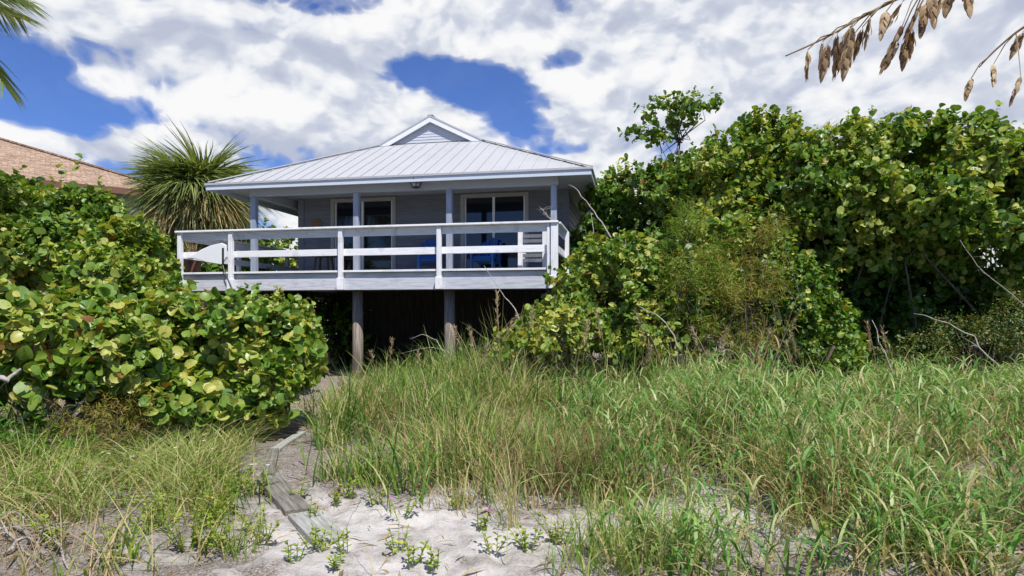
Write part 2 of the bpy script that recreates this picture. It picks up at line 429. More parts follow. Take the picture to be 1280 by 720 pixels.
    for bb in [(540, 148, 80, 22, 0.16), (330, 130, 150, 40, 0.08), (820, 90, 80, 24, 0.12), (900, 20, 320, 26, -0.05), (370, 188, 90, 14, -0.12), (1150, 100, 200, 60, 0.03), (730, 199, 50, 8, 0.12), (120, 170, 110, 12, 0.10), (140, 205, 110, 12, -0.12)]:
        tone = t.math('ADD', tone, blob(*bb))
    ccol = t.ramp(tone, [(0.34, (6.0, 6.5, 8.0)), (0.50, (7.4, 7.9, 9.1)), (0.60, (9.6, 9.9, 10.5)), (0.74, (11.3, 11.3, 11.4))])
    skyc = t.mix(1.0, sky.outputs[0], (0.62, 0.90, 1.55), 'MULTIPLY')
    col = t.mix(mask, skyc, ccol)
    # below the horizon: sand-coloured ground light
    col = t.mix(t.math('LESS_THAN', sp.outputs[2], -0.01), col, (2.2, 2.0, 1.8))
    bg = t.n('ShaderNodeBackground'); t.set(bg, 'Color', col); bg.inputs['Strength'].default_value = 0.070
    o = t.n('ShaderNodeOutputWorld'); t.nt.links.new(bg.outputs[0], o.inputs['Surface'])
build_world()

sun = bpy.data.lights.new('sun', 'SUN'); sun.energy = 5.0; sun.angle = math.radians(0.53); sun.color = (1.0, 0.955, 0.89)
so = bpy.data.objects.new('sun', sun); COL.objects.link(so); so.rotation_euler = to_sun.to_track_quat('Z', 'Y').to_euler(); so.location = to_sun * 40

cam = bpy.data.cameras.new('camera'); cam.sensor_width = 36; cam.lens = 36 * F / 1280; cam.shift_y = (392 - 360) / 1280
cam.clip_start = 0.05; cam.clip_end = 3000
co = bpy.data.objects.new('camera', cam); COL.objects.link(co); co.location = (0, 0, CZ); co.rotation_euler = (math.pi / 2, 0, 0)
scene.camera = co
scene.view_settings.view_transform = 'Standard'; scene.view_settings.look = 'None'; scene.view_settings.gamma = 1; scene.view_settings.exposure = 0.27
scene.render.engine = 'CYCLES'
scene.cycles.max_bounces = 6; scene.cycles.diffuse_bounces = 3; scene.cycles.glossy_bounces = 3; scene.cycles.transmission_bounces = 4; scene.cycles.transparent_max_bounces = 4
scene.cycles.use_denoising = True

# ------------------------------------------------------------------ ground
def build_ground():
    xs = np.concatenate([-np.geomspace(400, 12, 26)[:-1], np.linspace(-12, 12, 401), np.geomspace(12, 400, 26)[1:]])
    ys = np.concatenate([-np.geomspace(200, 2, 16)[:-1], np.linspace(-2, 16, 301), np.geomspace(16, 900, 34)[1:]])
    X, Y = np.meshgrid(xs, ys)
    Z = height(X, Y)
    near = (np.abs(X) < 12) & (Y > 2.5) & (Y < 14)
    for i, j in np.argwhere(near):
        v = Vector((X[i, j] * 2.2, Y[i, j] * 2.2, 0.3))
        Z[i, j] += 0.030 * mnoise.noise(v) + 0.016 * mnoise.noise(v * 2.7)
    fr = np.random.default_rng(8)
    for k in range(70):                                   # footprints trodden into the soft sand
        fx = fr.uniform(-2.6, 2.2); fy = fr.uniform(3.6, 6.2); a = fr.normal() * 0.5
        u = (X - fx) * math.cos(a) + (Y - fy) * math.sin(a); v = -(X - fx) * math.sin(a) + (Y - fy) * math.cos(a)
        q = (u / 0.075) ** 2 + (v / 0.15) ** 2
        Z += -0.035 * np.exp(-q) + 0.014 * np.exp(-((np.sqrt(q) - 1.7) / 0.45) ** 2)
    V = np.stack([X.ravel(), Y.ravel(), Z.ravel()], 1)
    ny, nx = X.shape
    i = np.arange(ny - 1)[:, None] * nx + np.arange(nx - 1)[None]
    q = np.stack([i, i + 1, i + nx + 1, i + nx], -1).reshape(-1)
    me = np_mesh('ground', V, q, np.arange(0, len(q), 4), smooth=True)
    o = link('ground', me, M['sand']); tag(o, kind='structure')
build_ground()

# ------------------------------------------------------------------ instanced leaf builder
def unit(a):
    return a / (np.linalg.norm(a, axis=-1, keepdims=True) + 1e-9)

def grape_template():
    mid = [(0, 0.03, 0), (0, 0.5, -0.02), (0, 1.0, -0.10)]
    side = [(0.22, -0.02, 0.04), (0.47, 0.17, 0.09), (0.56, 0.48, 0.10), (0.47, 0.80, 0.05), (0.22, 0.99, -0.05)]
    v = mid + side + [(-x, y, z) for x, y, z in side]
    f = []
    for s, flip in ((3, False), (8, True)):
        for face in [(0, s, s + 1), (0, s + 1, s + 2, 1), (1, s + 2, s + 3), (1, s + 3, s + 4, 2)]:
            f.append(face[::-1] if flip else face)
    return np.array(v), f
def oval_template():
    v = [(0, 0, 0), (0, 1, -0.12), (0.24, 0.30, 0.06), (0.24, 0.68, 0.02), (-0.24, 0.30, 0.06), (-0.24, 0.68, 0.02)]
    return np.array(v), [(0, 2, 3, 1), (0, 1, 5, 4)]
def lance_template():
    v = [(0, 0, 0), (0, 1, -0.15), (0.07, 0.35, 0.02), (-0.07, 0.35, 0.02)]
    return np.array(v), [(0, 2, 1, 3)]
T_GRAPE = grape_template(); T_OVAL = oval_template(); T_LANCE = lance_template()

def inst_mesh(name, tmpl, pos, d, n, size, tint, width=None, curl=None):
    """many copies of a leaf template: pos, direction d, normal n, size"""
    tv, tf = tmpl
    d = unit(d); x = unit(np.cross(d, n)); n = np.cross(x, d)
    N = len(pos)
    w = np.ones(N) if width is None else width
    cu = np.ones(N) if curl is None else curl
    V = (pos[:, None, :] + size[:, None, None] * (tv[None, :, 0:1] * w[:, None, None] * x[:, None, :] + tv[None, :, 1:2] * d[:, None, :] + cu[:, None, None] * tv[None, :, 2:3] * n[:, None, :]))
    nv = len(tv)
    fl = np.concatenate([np.array(f) for f in tf]); ln = np.array([len(f) for f in tf])
    loops = (np.arange(N)[:, None] * nv + fl[None]).ravel()
    st = np.concatenate([[0], np.cumsum(ln)[:-1]])
    starts = (np.arange(N)[:, None] * len(fl) + st[None]).ravel()
    luv = np.tile(tv, (N, 1))
    return np_mesh(name, V.reshape(-1, 3), loops, starts, np.repeat(tint, nv), luv)

def lobes_sample(lobes, n, rng, low=-0.55, shell=(0.72, 1.06), gap=0.0, gscale=1.3, cut=0.66):
    """points in the outer shell of a union of ellipsoids, with outward normals"""
    L = np.array(lobes, float)
    wts = (L[:, 3] * L[:, 4] + L[:, 3] * L[:, 5] + L[:, 4] * L[:, 5]); wts /= wts.sum()
    out_p = []; out_n = []; got = 0
    while got < n:
        m = n * 2
        k = rng.choice(len(L), m, p=wts)
        g = unit(rng.normal(size=(m, 3)))
        ok = g[:, 2] > low
        r = shell[0] + (shell[1] - shell[0]) * np.sqrt(rng.random(m))
        rough = 1 + 0.26 * np.sin(g[:, 0] * 5.1 + k * 1.7 + 2.2 * np.sin(g[:, 2] * 4.3 + k)) * np.cos(g[:, 2] * 5.7 + 1.3 * k + 1.9 * np.sin(g[:, 0] * 6.1))
        r = r * rough * np.where(rng.random(m) < 0.07, rng.uniform(1.05, 1.28, m), 1.0)
        p = L[k, :3] + g * L[k, 3:6] * r[:, None]
        for j in range(len(L)):
            q = np.linalg.norm((p - L[j, :3]) / L[j, 3:6], axis=1)
            ok &= ~((q < cut) & (k != j))
        ok &= p[:, 2] > height(p[:, 0], p[:, 1]) + 0.05
        p = p[ok]; nn = unit(g[ok] / L[k[ok], 3:6])
        if gap > 0 and len(p):
            val = np.array([mnoise.noise(Vector(q * gscale)) for q in p])
            keep = val > -0.5 + gap
            p = p[keep]; nn = nn[keep]
        out_p.append(p); out_n.append(nn); got += len(p)
    return np.concatenate(out_p)[:n], np.concatenate(out_n)[:n]

def shrub(name, label, cat, base, lobes, n_clusters, leaf=0.15, per=7, mat='grape', tmpl=T_GRAPE, tint=(0.45, 0.2), seed=1,
          twig=0.28, low=-0.55, gap=0.12, up=0.55, stems=26, group=None, yellow=0.10, gscale=1.3, shell=(0.72, 1.06), leaf_width=None, bark='bark', stem_r=0.035, trunk=None):
    rng = np.random.default_rng(seed)
    inner = int(n_clusters * 0.2) if shell[0] > 0.5 else 0
    p, nrm = lobes_sample(lobes, n_clusters - inner, rng, low, shell, gap + (0.17 if gap > 0.1 else 0), gscale)
    if inner:
        p2, n2 = lobes_sample(lobes, inner, rng, low, (0.40, 0.70), 0, gscale, 0.3)
        p = np.concatenate([p, p2]); nrm = np.concatenate([nrm, n2])
    N = len(p)
    ax = unit(nrm * 0.9 + np.array([0, 0, 0.45]) + rng.normal(size=(N, 3)) * 0.45)
    # each cluster: leaves along a twig that grows outward
    pos = []; dd = []; nn = []; sz = []; ti = []
    ctint = np.clip(tint[0] + rng.normal(size=N) * tint[1], 0.02, 0.86)
    # lobes differ in tone at a scale of half a metre
    drift = np.array([mnoise.noise(Vector(q * 0.9 + np.array([9.1, 3.3, 1.7]))) for q in p])
    ctint = np.clip(ctint + 0.28 * drift, 0.02, 0.86)
    for k in range(per):
        s = (k + 0.3) / per
        side = unit(np.cross(ax, rng.normal(size=(N, 3))))
        base_p = p + ax * (twig * (s - 0.5))[..., None] if np.ndim(s) else p + ax * (twig * (s - 0.5))
        d = unit(side * 0.9 + ax * (0.25 + 0.6 * s) + np.array([0, 0, -0.12]) + rng.normal(size=(N, 3)) * 0.25)
        nv = unit(nrm * 0.75 + np.array([0, 0, up]) + rng.normal(size=(N, 3)) * 0.60)
        pos.append(base_p); dd.append(d); nn.append(nv)
        sz.append(leaf * (0.38 + 0.98 * rng.random(N) ** 1.4))
        t1 = np.clip(ctint + rng.normal(size=N) * 0.10, 0, 0.86)
        yl = rng.random(N) < yellow
        t1[yl] = 0.84 + 0.10 * rng.random(yl.sum())
        rd = rng.random(N) < yellow * 0.22
        t1[rd] = 1.0
        ti.append(t1)
    pos = np.concatenate(pos); dd = np.concatenate(dd); nn = np.concatenate(nn); sz = np.concatenate(sz); ti = np.concatenate(ti)
    base = np.array([base[0], base[1], h1(base[0], base[1])])
    root = empty(name, base, 0, label, cat, group)
    w = np.clip(rng.normal(size=len(pos)) * 0.16 + 0.95, 0.5, 1.3) if leaf_width is None else np.full(len(pos), leaf_width)
    link('foliage', inst_mesh('foliage', tmpl, pos - base, dd, nn, sz, ti, w, np.clip(1.3 + 1.4 * rng.normal(size=len(pos)), -1.5, 4.0)), M[mat], root)
    mb = MB()
    idx = rng.choice(N, min(stems, N), replace=False)
    for i in idx:
        tgt = p[i] - base
        a = np.array([rng.normal() * 0.18, rng.normal() * 0.18, -0.05])
        if trunk is not None:
            a = np.array(trunk) - base + rng.normal(size=3) * 0.04
        mid1 = a * 0.55 + tgt * 0.45 + rng.normal(size=3) * 0.26; mid1[2] = max(mid1[2], tgt[2] * 0.38)
        mid2 = a * 0.2 + tgt * 0.8 + rng.normal(size=3) * 0.12
        r = stem_r * (0.5 + 0.8 * rng.random())
        mb.tube([a, mid1, mid2, tgt], [r, r * 0.72, r * 0.45, r * 0.16], 5)
    if trunk is not None:
        tp = np.array(trunk) - base
        mb.tube([np.array([0, 0, -0.1]), tp * 0.35 + np.array([0.04, 0, 0]), tp * 0.7 + np.array([-0.05, 0.03, 0]), tp], [stem_r * 2.0, stem_r * 1.6, stem_r * 1.3, stem_r], 7)
    mb.build('stem', M[bark], root, smooth=True)
    return root

# ------------------------------------------------------------------ blades
def blades(roots, h, az, lean, curl, w, segs=5, droop=None):
    """curved ribbons; returns verts (N,2(segs+1),3)"""
    N = len(roots)
    t = np.linspace(0, 1, segs + 1)[None, :]
    dirv = np.stack([np.cos(az), np.sin(az)], 1)
    out = h[:, None] * (lean[:, None] * t + curl[:, None] * t ** 2.2)
    zz = h[:, None] * (t * np.sqrt(np.clip(1 - (0.6 * lean[:, None]) ** 2, 0.1, 1)) - 0.55 * curl[:, None] * t ** 2.6)
    if droop is not None:
        zz = zz - h[:, None] * droop[:, None] * t ** 4
    c = np.zeros((N, segs + 1, 3))
    c[..., 0] = roots[:, None, 0] + dirv[:, None, 0] * out
    c[..., 1] = roots[:, None, 1] + dirv[:, None, 1] * out
    c[..., 2] = roots[:, None, 2] + zz
    tw = az + math.pi / 2 + RNG.normal(size=N) * 0.6
    sv = np.stack([np.cos(tw), np.sin(tw), RNG.normal(size=N) * 0.2], 1)
    wid = w[:, None] * np.clip(1.0 - t ** 1.8, 0.04, 1) * np.clip(0.55 + 2.2 * t, 0, 1)
    a = c + sv[:, None, :] * wid[..., None] * 0.5
    b = c - sv[:, None, :] * wid[..., None] * 0.5
    return np.stack([a, b], 2).reshape(N, -1, 3)

def ribbons_mesh(name, chunks):
    """chunks: list of (verts (N,K,3), tint (N,))"""
    Vs = []; Ls = []; Ts = []; off = 0
    for V, ti in chunks:
        N, K, _ = V.shape
        s = K // 2 - 1
        j = np.arange(s)[None, :] * 2
        b = off + np.arange(N)[:, None] * K
        q = np.stack([b + j, b + j + 1, b + j + 3, b + j + 2], -1)
        Ls.append(q.reshape(-1)); Vs.append(V.reshape(-1, 3)); Ts.append(np.repeat(ti, K)); off += N * K
    L = np.concatenate(Ls)
    return np_mesh(name, np.concatenate(Vs), L, np.arange(0, len(L), 4), np.concatenate(Ts), smooth=True)

# ================================================================== THE HOUSE
HZ = math.radians(-11)
R0 = np.array([0.89, 12.55])
UX = np.array([math.cos(HZ), math.sin(HZ)]); VX = np.array([-math.sin(HZ), math.cos(HZ)])
def loc_u(px, d):
    """local x on the plane local y = d that is seen in column px"""
    k = (px - 640) / F
    b = R0 + d * VX
    return (k * b[1] - b[0]) / (UX[0] - k * UX[1])
def to_world(x, y, z):
    q = R0 + x * UX + y * VX
    return np.array([q[0], q[1], z])

XL, XR = -8.385, 0.0          # deck
WL, WR, WY = -7.10, -0.13, 2.9   # walls
EL, ER, EY0, EY1 = -8.385, 0.58, 0.92, 11.4   # eaves
ZD = 2.50; ZC = 4.60; ZE = 4.65
ground_h = 0.2

def build_house():
    root = empty('beach_house', (R0[0], R0[1], 0), HZ, 'grey beach house on stilts with pale metal roof and a railed veranda', 'house')
    # ---- walls: lap siding, courses tilted
    def siding(mb, x0, x1, z0, z1, y, axis='x', sign=-1):
        n = max(1, int(round((z1 - z0) / 0.16))); hgt = (z1 - z0) / n
        for k in range(n):
            a = z0 + k * hgt; b = a + hgt
            t = random.random()
            if axis == 'x':
                vs = [(x0, y + sign * 0.022, a), (x1, y + sign * 0.022, a), (x1, y + sign * 0.004, b), (x0, y + sign * 0.004, b), (x0, y, a), (x1, y, a)]
            else:
                vs = [(y + sign * 0.022, x0, a), (y + sign * 0.022, x1, a), (y + sign * 0.004, x1, b), (y + sign * 0.004, x0, b), (y, x0, a), (y, x1, a)]
            mb.add(vs, [(0, 1, 2, 3), (4, 5, 1, 0)], t)
    d1 = (loc_u(414, WY), loc_u(495, WY)); d2 = (loc_u(576, WY), loc_u(661, WY))
    zt = ZD + 2.06
    mb = MB()
    siding(mb, WL + 0.1, d1[0], ZD, ZC, WY); siding(mb, d1[1], d2[0], ZD, ZC, WY); siding(mb, d2[1], WR - 0.1, ZD, ZC, WY)
    siding(mb, d1[0], d1[1], zt, ZC, WY); siding(mb, d2[0], d2[1], zt, ZC, WY)
    siding(mb, WY + 0.1, 10.4, ZD - 0.3, ZC, WR, 'y', 1); siding(mb, WY + 0.1, 10.4, ZD - 0.3, ZC, WL, 'y', -1); siding(mb, WL, WR, ZD - 0.3, ZC, 10.4, 'x', 1)
    # structural core behind the cladding
    mb.box(WL + 0.004, WR - 0.004, WY + 0.14, 10.396, ZD - 0.3, ZC - 0.01, 0.3)
    mb.build('wall', M['siding'], root)
    for x, y in ((WL, WY), (WR, WY), (WL, 10.4), (WR, 10.4)):
        MB().box(x - 0.06 if x < -1 else x - 0.1, x + 0.1 if x < -1 else x + 0.06, y - 0.035 if y < 5 else y - 0.1, y + 0.1 if y < 5 else y + 0.035, ZD - 0.3 if y > 5 else ZD, ZC - 0.004).build('corner_board', M['siding'], root)
    # ---- sliding doors
    for a, b in (d1, d2):
        fr = MB()
        for x0, x1, z0, z1 in ((a, a + 0.09, ZD + 0.004, zt), (b - 0.09, b, ZD + 0.004, zt), (a + 0.09, b - 0.09, zt - 0.09, zt), (a + 0.09, b - 0.09, ZD + 0.004, ZD + 0.09)):
            fr.box(x0, x1, WY - 0.035, WY + 0.10, z0, z1)
        f = fr.build('sliding_door', M['cream'], root, bevel=0.004)
        m = (a + b) / 2 - 0.02
        st = MB()
        st.box(m - 0.03, m + 0.03, WY - 0.012, WY + 0.05, ZD + 0.09, zt - 0.09)
        st.box(a + 0.09, a + 0.13, WY + 0.03, WY + 0.07, ZD + 0.09, zt - 0.09); st.box(b - 0.13, b - 0.09, WY + 0.0, WY + 0.04, ZD + 0.09, zt - 0.09)
        st.build('sash', M['trim'], f)
        for x0, x1, yo in ((a + 0.13, m - 0.03, 0.055), (m + 0.03, b - 0.13, 0.025)):
            MB().box(x0, x1, WY + yo, WY + yo + 0.012, ZD + 0.09, zt - 0.09).build('pane', M['glass'], f)
        MB().box(m - 0.055, m - 0.035, WY + 0.02, WY + 0.05, ZD + 0.95, ZD + 1.2).build('handle', M['black'], f)
    # ---- deck floor
    mb = MB()
    y = 0.012
    while y < WY - 0.15:
        mb.box(XL + 0.02, XR - 0.02, y, y + 0.136, ZD - 0.04, ZD); y += 0.142
    while y < 9.0:
        mb.box(XL + 0.02, WL - 0.07, y, y + 0.136, ZD - 0.04, ZD); y += 0.142
    fl = mb.build('deck_floor', M['deck'], root)
    mb = MB()
    for k in range(21):
        x = XL + 0.2 + k * 0.405
        mb.box(x - 0.02, x + 0.02, 0.09, 9.0 if x < WL else WY + 0.4, ZD - 0.272, ZD - 0.044)
    mb.box(XL + 0.1, XR - 0.1, 0.42, 0.50, ZD - 0.40, ZD - 0.274)
    mb.build('joist', M['piling'], root)
    # rim: recessed upper board, proud lower board, deck nosing
    mb = MB()
    cuts = [XL + 0.05, loc_u(289, 0), loc_u(426, 0), loc_u(549, 0), XR - 0.05]
    for a, b in zip(cuts[:-1], cuts[1:]):
        mb.box(a + 0.003, b - 0.003, 0.05, 0.088, ZD - 0.20, ZD - 0.044)
        mb.box(a + 0.003, b - 0.003, -0.004, 0.046, ZD - 0.40 + random.uniform(-0.006, 0.006), ZD - 0.165)
    mb.box(XR - 0.06, XR - 0.01, 0.09, WY - 0.06, ZD - 0.40, ZD - 0.044)
    mb.box(XL + 0.01, XL + 0.06, 0.09, 9.0, ZD - 0.40, ZD - 0.044)
    mb.build('rim_board', M['rim'], root, bevel=0.005)
    mb = MB()
    for a, b in zip(cuts[:-1], cuts[1:]):
        mb.box(a + 0.05, b - 0.05, -0.045, 0.008, ZD - 0.038, ZD + 0.004)
    mb.build('deck_edge', M['paint_x'], root, bevel=0.004)
    # ---- railing: posts stand proud of the rim, boards behind them, cap on top
    zc = 3.415
    def rail_post(x, y, wide=0.09, base=True, dy=-0.10):
        mb = MB()
        mb.box(x - wide / 2, x + wide / 2, y + dy, y + dy + 0.094, ZD - 0.16, zc - 0.042)
        if base: mb.box(x - wide * 0.78, x + wide * 0.78, y + dy - 0.014, y + dy + 0.092, ZD - 0.405, ZD - 0.157)
        mb.build('railing_post', M['paint_z'], root, bevel=0.007)
    for px in (289, 426, 549): rail_post(loc_u(px, -0.05), 0)
    rail_post(XL + 0.05, 0); rail_post(XR - 0.05, 0, 0.14); rail_post(XR - 0.17, 0, 0.05, False, -0.09)
    def rails(a, b, axis):
        for nm, z0, z1, o0, o1, m in (('top_rail', 3.215, 3.368, 0.0, 0.038, 'paint_x'), ('mid_rail', 2.815, 2.955, 0.0, 0.038, 'paint_x')):
            mb = MB()
            if axis == 'x':
                c = [a, loc_u(289, 0), loc_u(426, 0), loc_u(549, 0), b]
                for p, q in zip(c[:-1], c[1:]): mb.box(p + 0.002, q - 0.002, o0, o1, z0 + random.uniform(-.006, .006), z1)
            elif axis == 'r': mb.box(XR - 0.04, XR, 0.042, WY - 0.08, z0, z1)
            else: mb.box(XL, XL + 0.04, 0.042, 9.0, z0, z1)
            mb.build(nm, M[m], root, bevel=0.005)
        mb = MB()
        if axis == 'x':
            c = [a - 0.03, loc_u(426, 0) + 0.3, b + 0.03]
            for p, q in zip(c[:-1], c[1:]): mb.box(p + 0.001, q - 0.001, -0.135, 0.075, 3.372, 3.412)
        elif axis == 'r': mb.box(XR - 0.12, XR + 0.06, 0.078, WY - 0.08, 3.372, 3.412)
        else: mb.box(XL - 0.06, XL + 0.12, 0.078, 9.0, 3.372, 3.412)
        mb.build('rail_cap', M['paint_x'], root, bevel=0.006)
    rails(XL, XR, 'x'); rails(0, 0, 'r'); rails(0, 0, 'l')
    for y in (1.35, WY - 0.16):
        mb = MB(); mb.box(XR + 0.002, XR + 0.09, y - 0.045, y + 0.045, ZD - 0.405, zc - 0.045); mb.build('railing_post', M['paint_z'], root, bevel=0.006)
    for y in (2.2, 4.5, 6.7, 8.95):
        mb = MB(); mb.box(XL - 0.092, XL - 0.002, y - 0.045, y + 0.045, ZD - 0.405, zc - 0.045); mb.build('railing_post', M['paint_z'], root, bevel=0.006)
    # ---- veranda posts and beam
    pd = 1.30
    for px in (318, 446, 562, 692.5):
        x = loc_u(px, pd)
        MB().box(x - 0.065, x + 0.065, pd - 0.065, pd + 0.065, ZD + 0.002, ZC - 0.222).build('veranda_post', M['shaded_post'], root, bevel=0.008)
    mb = MB(); mb.box(loc_u(318, pd) - 0.10, loc_u(692.5, pd) + 0.10, pd - 0.05, pd + 0.05, ZC - 0.22, ZC - 0.004)
    mb.box(loc_u(318, pd) - 0.05, loc_u(318, pd) + 0.05, pd + 0.054, 10.0, ZC - 0.22, ZC - 0.004)
    mb.build('veranda_beam', M['soffit'], root, bevel=0.006)
    for y in (4.6, 7.9):
        x = loc_u(318, pd)
        MB().box(x - 0.065, x + 0.065, y - 0.065, y + 0.065, ZD + 0.002, ZC - 0.222).build('veranda_post', M['shaded_post'], root, bevel=0.008)
    # ---- roof
    pit = 0.5; xc = (EL + ER) / 2; W = (ER - EL) / 2; zr = ZE + pit * W
    dg = 3.0; yg = EY0 + dg; zg = ZE + pit * dg; gw = 0.10
    back = EY1 - W
    mb = MB()
    # front slope continues under the gablet
    mb.add([(EL, EY0, ZE), (ER, EY0, ZE), (ER - dg, yg, zg), (ER - dg - gw, yg + gw, zg + pit * gw), (EL + dg + gw, yg + gw, zg + pit * gw), (EL + dg, yg, zg)], [(0, 1, 2, 3, 4, 5)], 0.5)
    mb.add([(EL, EY1, ZE), (EL, EY0, ZE), (EL + dg, yg, zg), (xc, yg - 0.0, zr), (xc, back, zr)], [(0, 1, 2, 3, 4)], 0.5)
    mb.add([(ER, EY0, ZE), (ER, EY1, ZE), (xc, back, zr), (xc, yg, zr), (ER - dg, yg, zg)], [(0, 1, 2, 3, 4)], 0.5)
    mb.add([(ER, EY1, ZE), (EL, EY1, ZE), (xc, back, zr)], [(0, 1, 2)], 0.5)
    # standing seams
    up = np.array([0, -pit, 1.0]) / math.hypot(1, pit)
    k = 0; x = EL + 0.2
    while x < ER - 0.1:
        dd = min(x - EL, ER - x, dg + gw - 0.03)
        if dd > 0.15:
            mb.bar((x, EY0 - 0.01, ZE + 0.012 - pit * 0.01), (x, EY0 + dd - 0.04, ZE + 0.012 + pit * (dd - 0.04)), 0.03, 0.008, up, 0.5)
        x += 0.30
    for sgn, xe in ((1, EL), (-1, ER)):
        y = EY0 + 0.25
        while y < EY1 - 0.15:
            dd = min(y - EY0 if y - EY0 < dg else W, EY1 - y, W) - 0.04
            mb.bar((xe - sgn * 0.01, y, ZE + 0.012), (xe + sgn * dd, y, ZE + 0.012 + pit * dd), 0.024, 0.012, np.array([-sgn * pit, 0, 1.0]), 0.5)
            y += 0.405
    # drip edge and ridge/hip caps belong to the sheet metal
    for a, b in (((EL, EY0, ZE), (EL + dg, yg, zg)), ((ER, EY0, ZE), (ER - dg, yg, zg)), ((xc, yg - 0.02, zr), (xc, back, zr)), ((EL, EY1, ZE), (xc, back, zr)), ((ER, EY1, ZE), (xc, back, zr))):
        mb.bar(np.array(a) + [0, 0, 0.03], np.array(b) + [0, 0, 0.03], 0.15, 0.022, (0, 0, 1), 0.5)
    roof = mb.build('roof', M['roof'], root)
    # gablet wall with louvres, rake boards
    yw = yg + gw - 0.02
    zb = zg + pit * (gw - 0.02); hb = W - dg - gw * 0.0
    mb = MB()
    base_z = zb
    n = 8; top = zr - 0.10
    hw0 = (zr - base_z) / pit - 0.10
    for i in range(n):
        za = base_z + 0.02 + (top - base_z) * i / n; zbv = base_z + 0.02 + (top - base_z) * (i + 1) / n
        wa = max(0.02, (zr - 0.05 - za) / pit - 0.02); wb = max(0.01, (zr - 0.05 - zbv) / pit - 0.02)
        mb.add([(xc - wa, yw - 0.014, za), (xc + wa, yw - 0.014, za), (xc + wb, yw - 0.004, zbv), (xc - wb, yw - 0.004, zbv), (xc - wa, yw, za), (xc + wa, yw, za)], [(0, 1, 2, 3), (4, 5, 1, 0)])
    mb.add([(xc - hw0 - 0.1, yw + 0.01, base_z - 0.03), (xc + hw0 + 0.1, yw + 0.01, base_z - 0.03), (xc, yw + 0.01, zr - 0.02)], [(0, 1, 2)], 0.4)
    mb.build('gable', M['louvre'], roof)
    for s in (-1, 1):
        mb = MB()
        e0 = np.array([xc + s * (W - dg + 0.02), yg - 0.035, zg - 0.005]); e1 = np.array([xc, yg - 0.035, zr + 0.005])
        dz = np.array([0, 0, -0.17]); q = [e0, e1, e1 + dz, e0 + dz * 0.0 + np.array([-s * 0.34, 0, 0.0])]
        mb.prism(q, (0, 0.035, 0)); mb.build('rake_board', M['trim'], roof, bevel=0.004)
        mb = MB()
        mb.prism([e0 + [0, -0.012, 0.012], e1 + [0, -0.012, 0.012], e1 + [0, -0.012, -0.028], e0 + [-s * 0.08, -0.012, 0.012]], (0, 0.42, 0)); mb.build('verge_flashing', M['roof'], roof)
    # fascia and soffit
    for nm, bx in (('fascia', (EL - 0.02, ER + 0.02, EY0 - 0.028, EY0 - 0.002)), ('fascia', (EL - 0.02, ER + 0.02, EY1 + 0.002, EY1 + 0.028)), ('fascia', (EL - 0.022, EL + 0.004, EY0, EY1)), ('fascia', (ER - 0.004, ER + 0.022, EY0, EY1))):
        MB().box(bx[0], bx[1], bx[2], bx[3], ZE - 0.155, ZE - 0.006).build(nm, M['fascia'], roof, bevel=0.004)
    MB().box(EL - 0.045, ER + 0.045, EY0 - 0.055, EY0 - 0.03, ZE - 0.04, ZE + 0.004).box(EL - 0.05, EL - 0.024, EY0 - 0.03, EY1, ZE - 0.04, ZE + 0.004).box(ER + 0.024, ER + 0.05, EY0 - 0.03, EY1, ZE - 0.04, ZE + 0.004).build('drip_edge', M['roof'], roof)
    mb = MB(); mb.box(EL + 0.006, ER - 0.006, EY0, EY1, ZC, ZC + 0.012)
    mb.build('soffit', M['soffit'], roof)
    mb = MB()
    for k in range(1, 9):
        x = EL + k * (ER - EL) / 9; mb.box(x - 0.02, x + 0.02, EY0 + 0.01, WY - 0.03, ZC - 0.012, ZC - 0.002)
    mb.build('ceiling_batten', M['soffit'], roof)
    # ---- ceiling lamp on the beam line
    lx = loc_u(519, 1.0); ly = 1.04
    mb = MB(); mb.tube([(lx, ly, ZC - 0.002), (lx, ly, ZC - 0.05)], [0.15, 0.15], 12); mb.tube([(lx, ly, ZC - 0.05), (lx, ly, ZC - 0.075)], [0.07, 0.07], 10)
    for k in range(4):
        a = k * math.pi / 2 + 0.4; mb.bar((lx + 0.13 * math.cos(a), ly + 0.13 * math.sin(a), ZC - 0.05), (lx + 0.085 * math.cos(a), ly + 0.085 * math.sin(a), ZC - 0.20), 0.02, 0.02)
    mb.tube([(lx, ly, ZC - 0.195), (lx, ly, ZC - 0.215)], [0.095, 0.06], 10)
    lamp = mb.build('porch_lamp', M['black'], root)
    MB().tube([(lx, ly, ZC - 0.078), (lx, ly, ZC - 0.13), (lx, ly, ZC - 0.192)], [0.07, 0.085, 0.07], 10).build('lamp_shade', M['lamp_glass'], lamp, smooth=True)
    # ---- stilts
    for d in (0.46, 3.9, 6.4, 9.0):
        for px in (262, 447, 562, 690):
            x = loc_u(px, 0.46)
            w = to_world(x, d, 0); g = h1(w[0], w[1])
            mb = MB(); r = 0.115
            mb.tube([(x, d, g - 0.3), (x + 0.006, d, 1.0), (x, d, ZD - (0.405 if d < 1 else 0.31))], [r * 1.06, r, r * 0.97], 14)
            mb.build('stilt', M['piling'], root, smooth=True)
    # added near-black boards that stand in for the shade under the rooms
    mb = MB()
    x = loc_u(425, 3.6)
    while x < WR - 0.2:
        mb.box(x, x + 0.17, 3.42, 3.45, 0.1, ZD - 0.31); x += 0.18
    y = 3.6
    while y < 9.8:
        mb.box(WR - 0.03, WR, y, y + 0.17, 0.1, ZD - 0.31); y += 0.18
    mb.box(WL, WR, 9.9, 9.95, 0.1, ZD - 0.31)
    mb.build('shade_boards', M['shade_skirt'], root)
    return root
house = build_house()

# ---- things on and around the veranda
def local_empty(name, x, y, z, rz, label, cat, group=None):
    q = to_world(x, y, z)
    return empty(name, tuple(q), HZ + rz, label, cat, group)

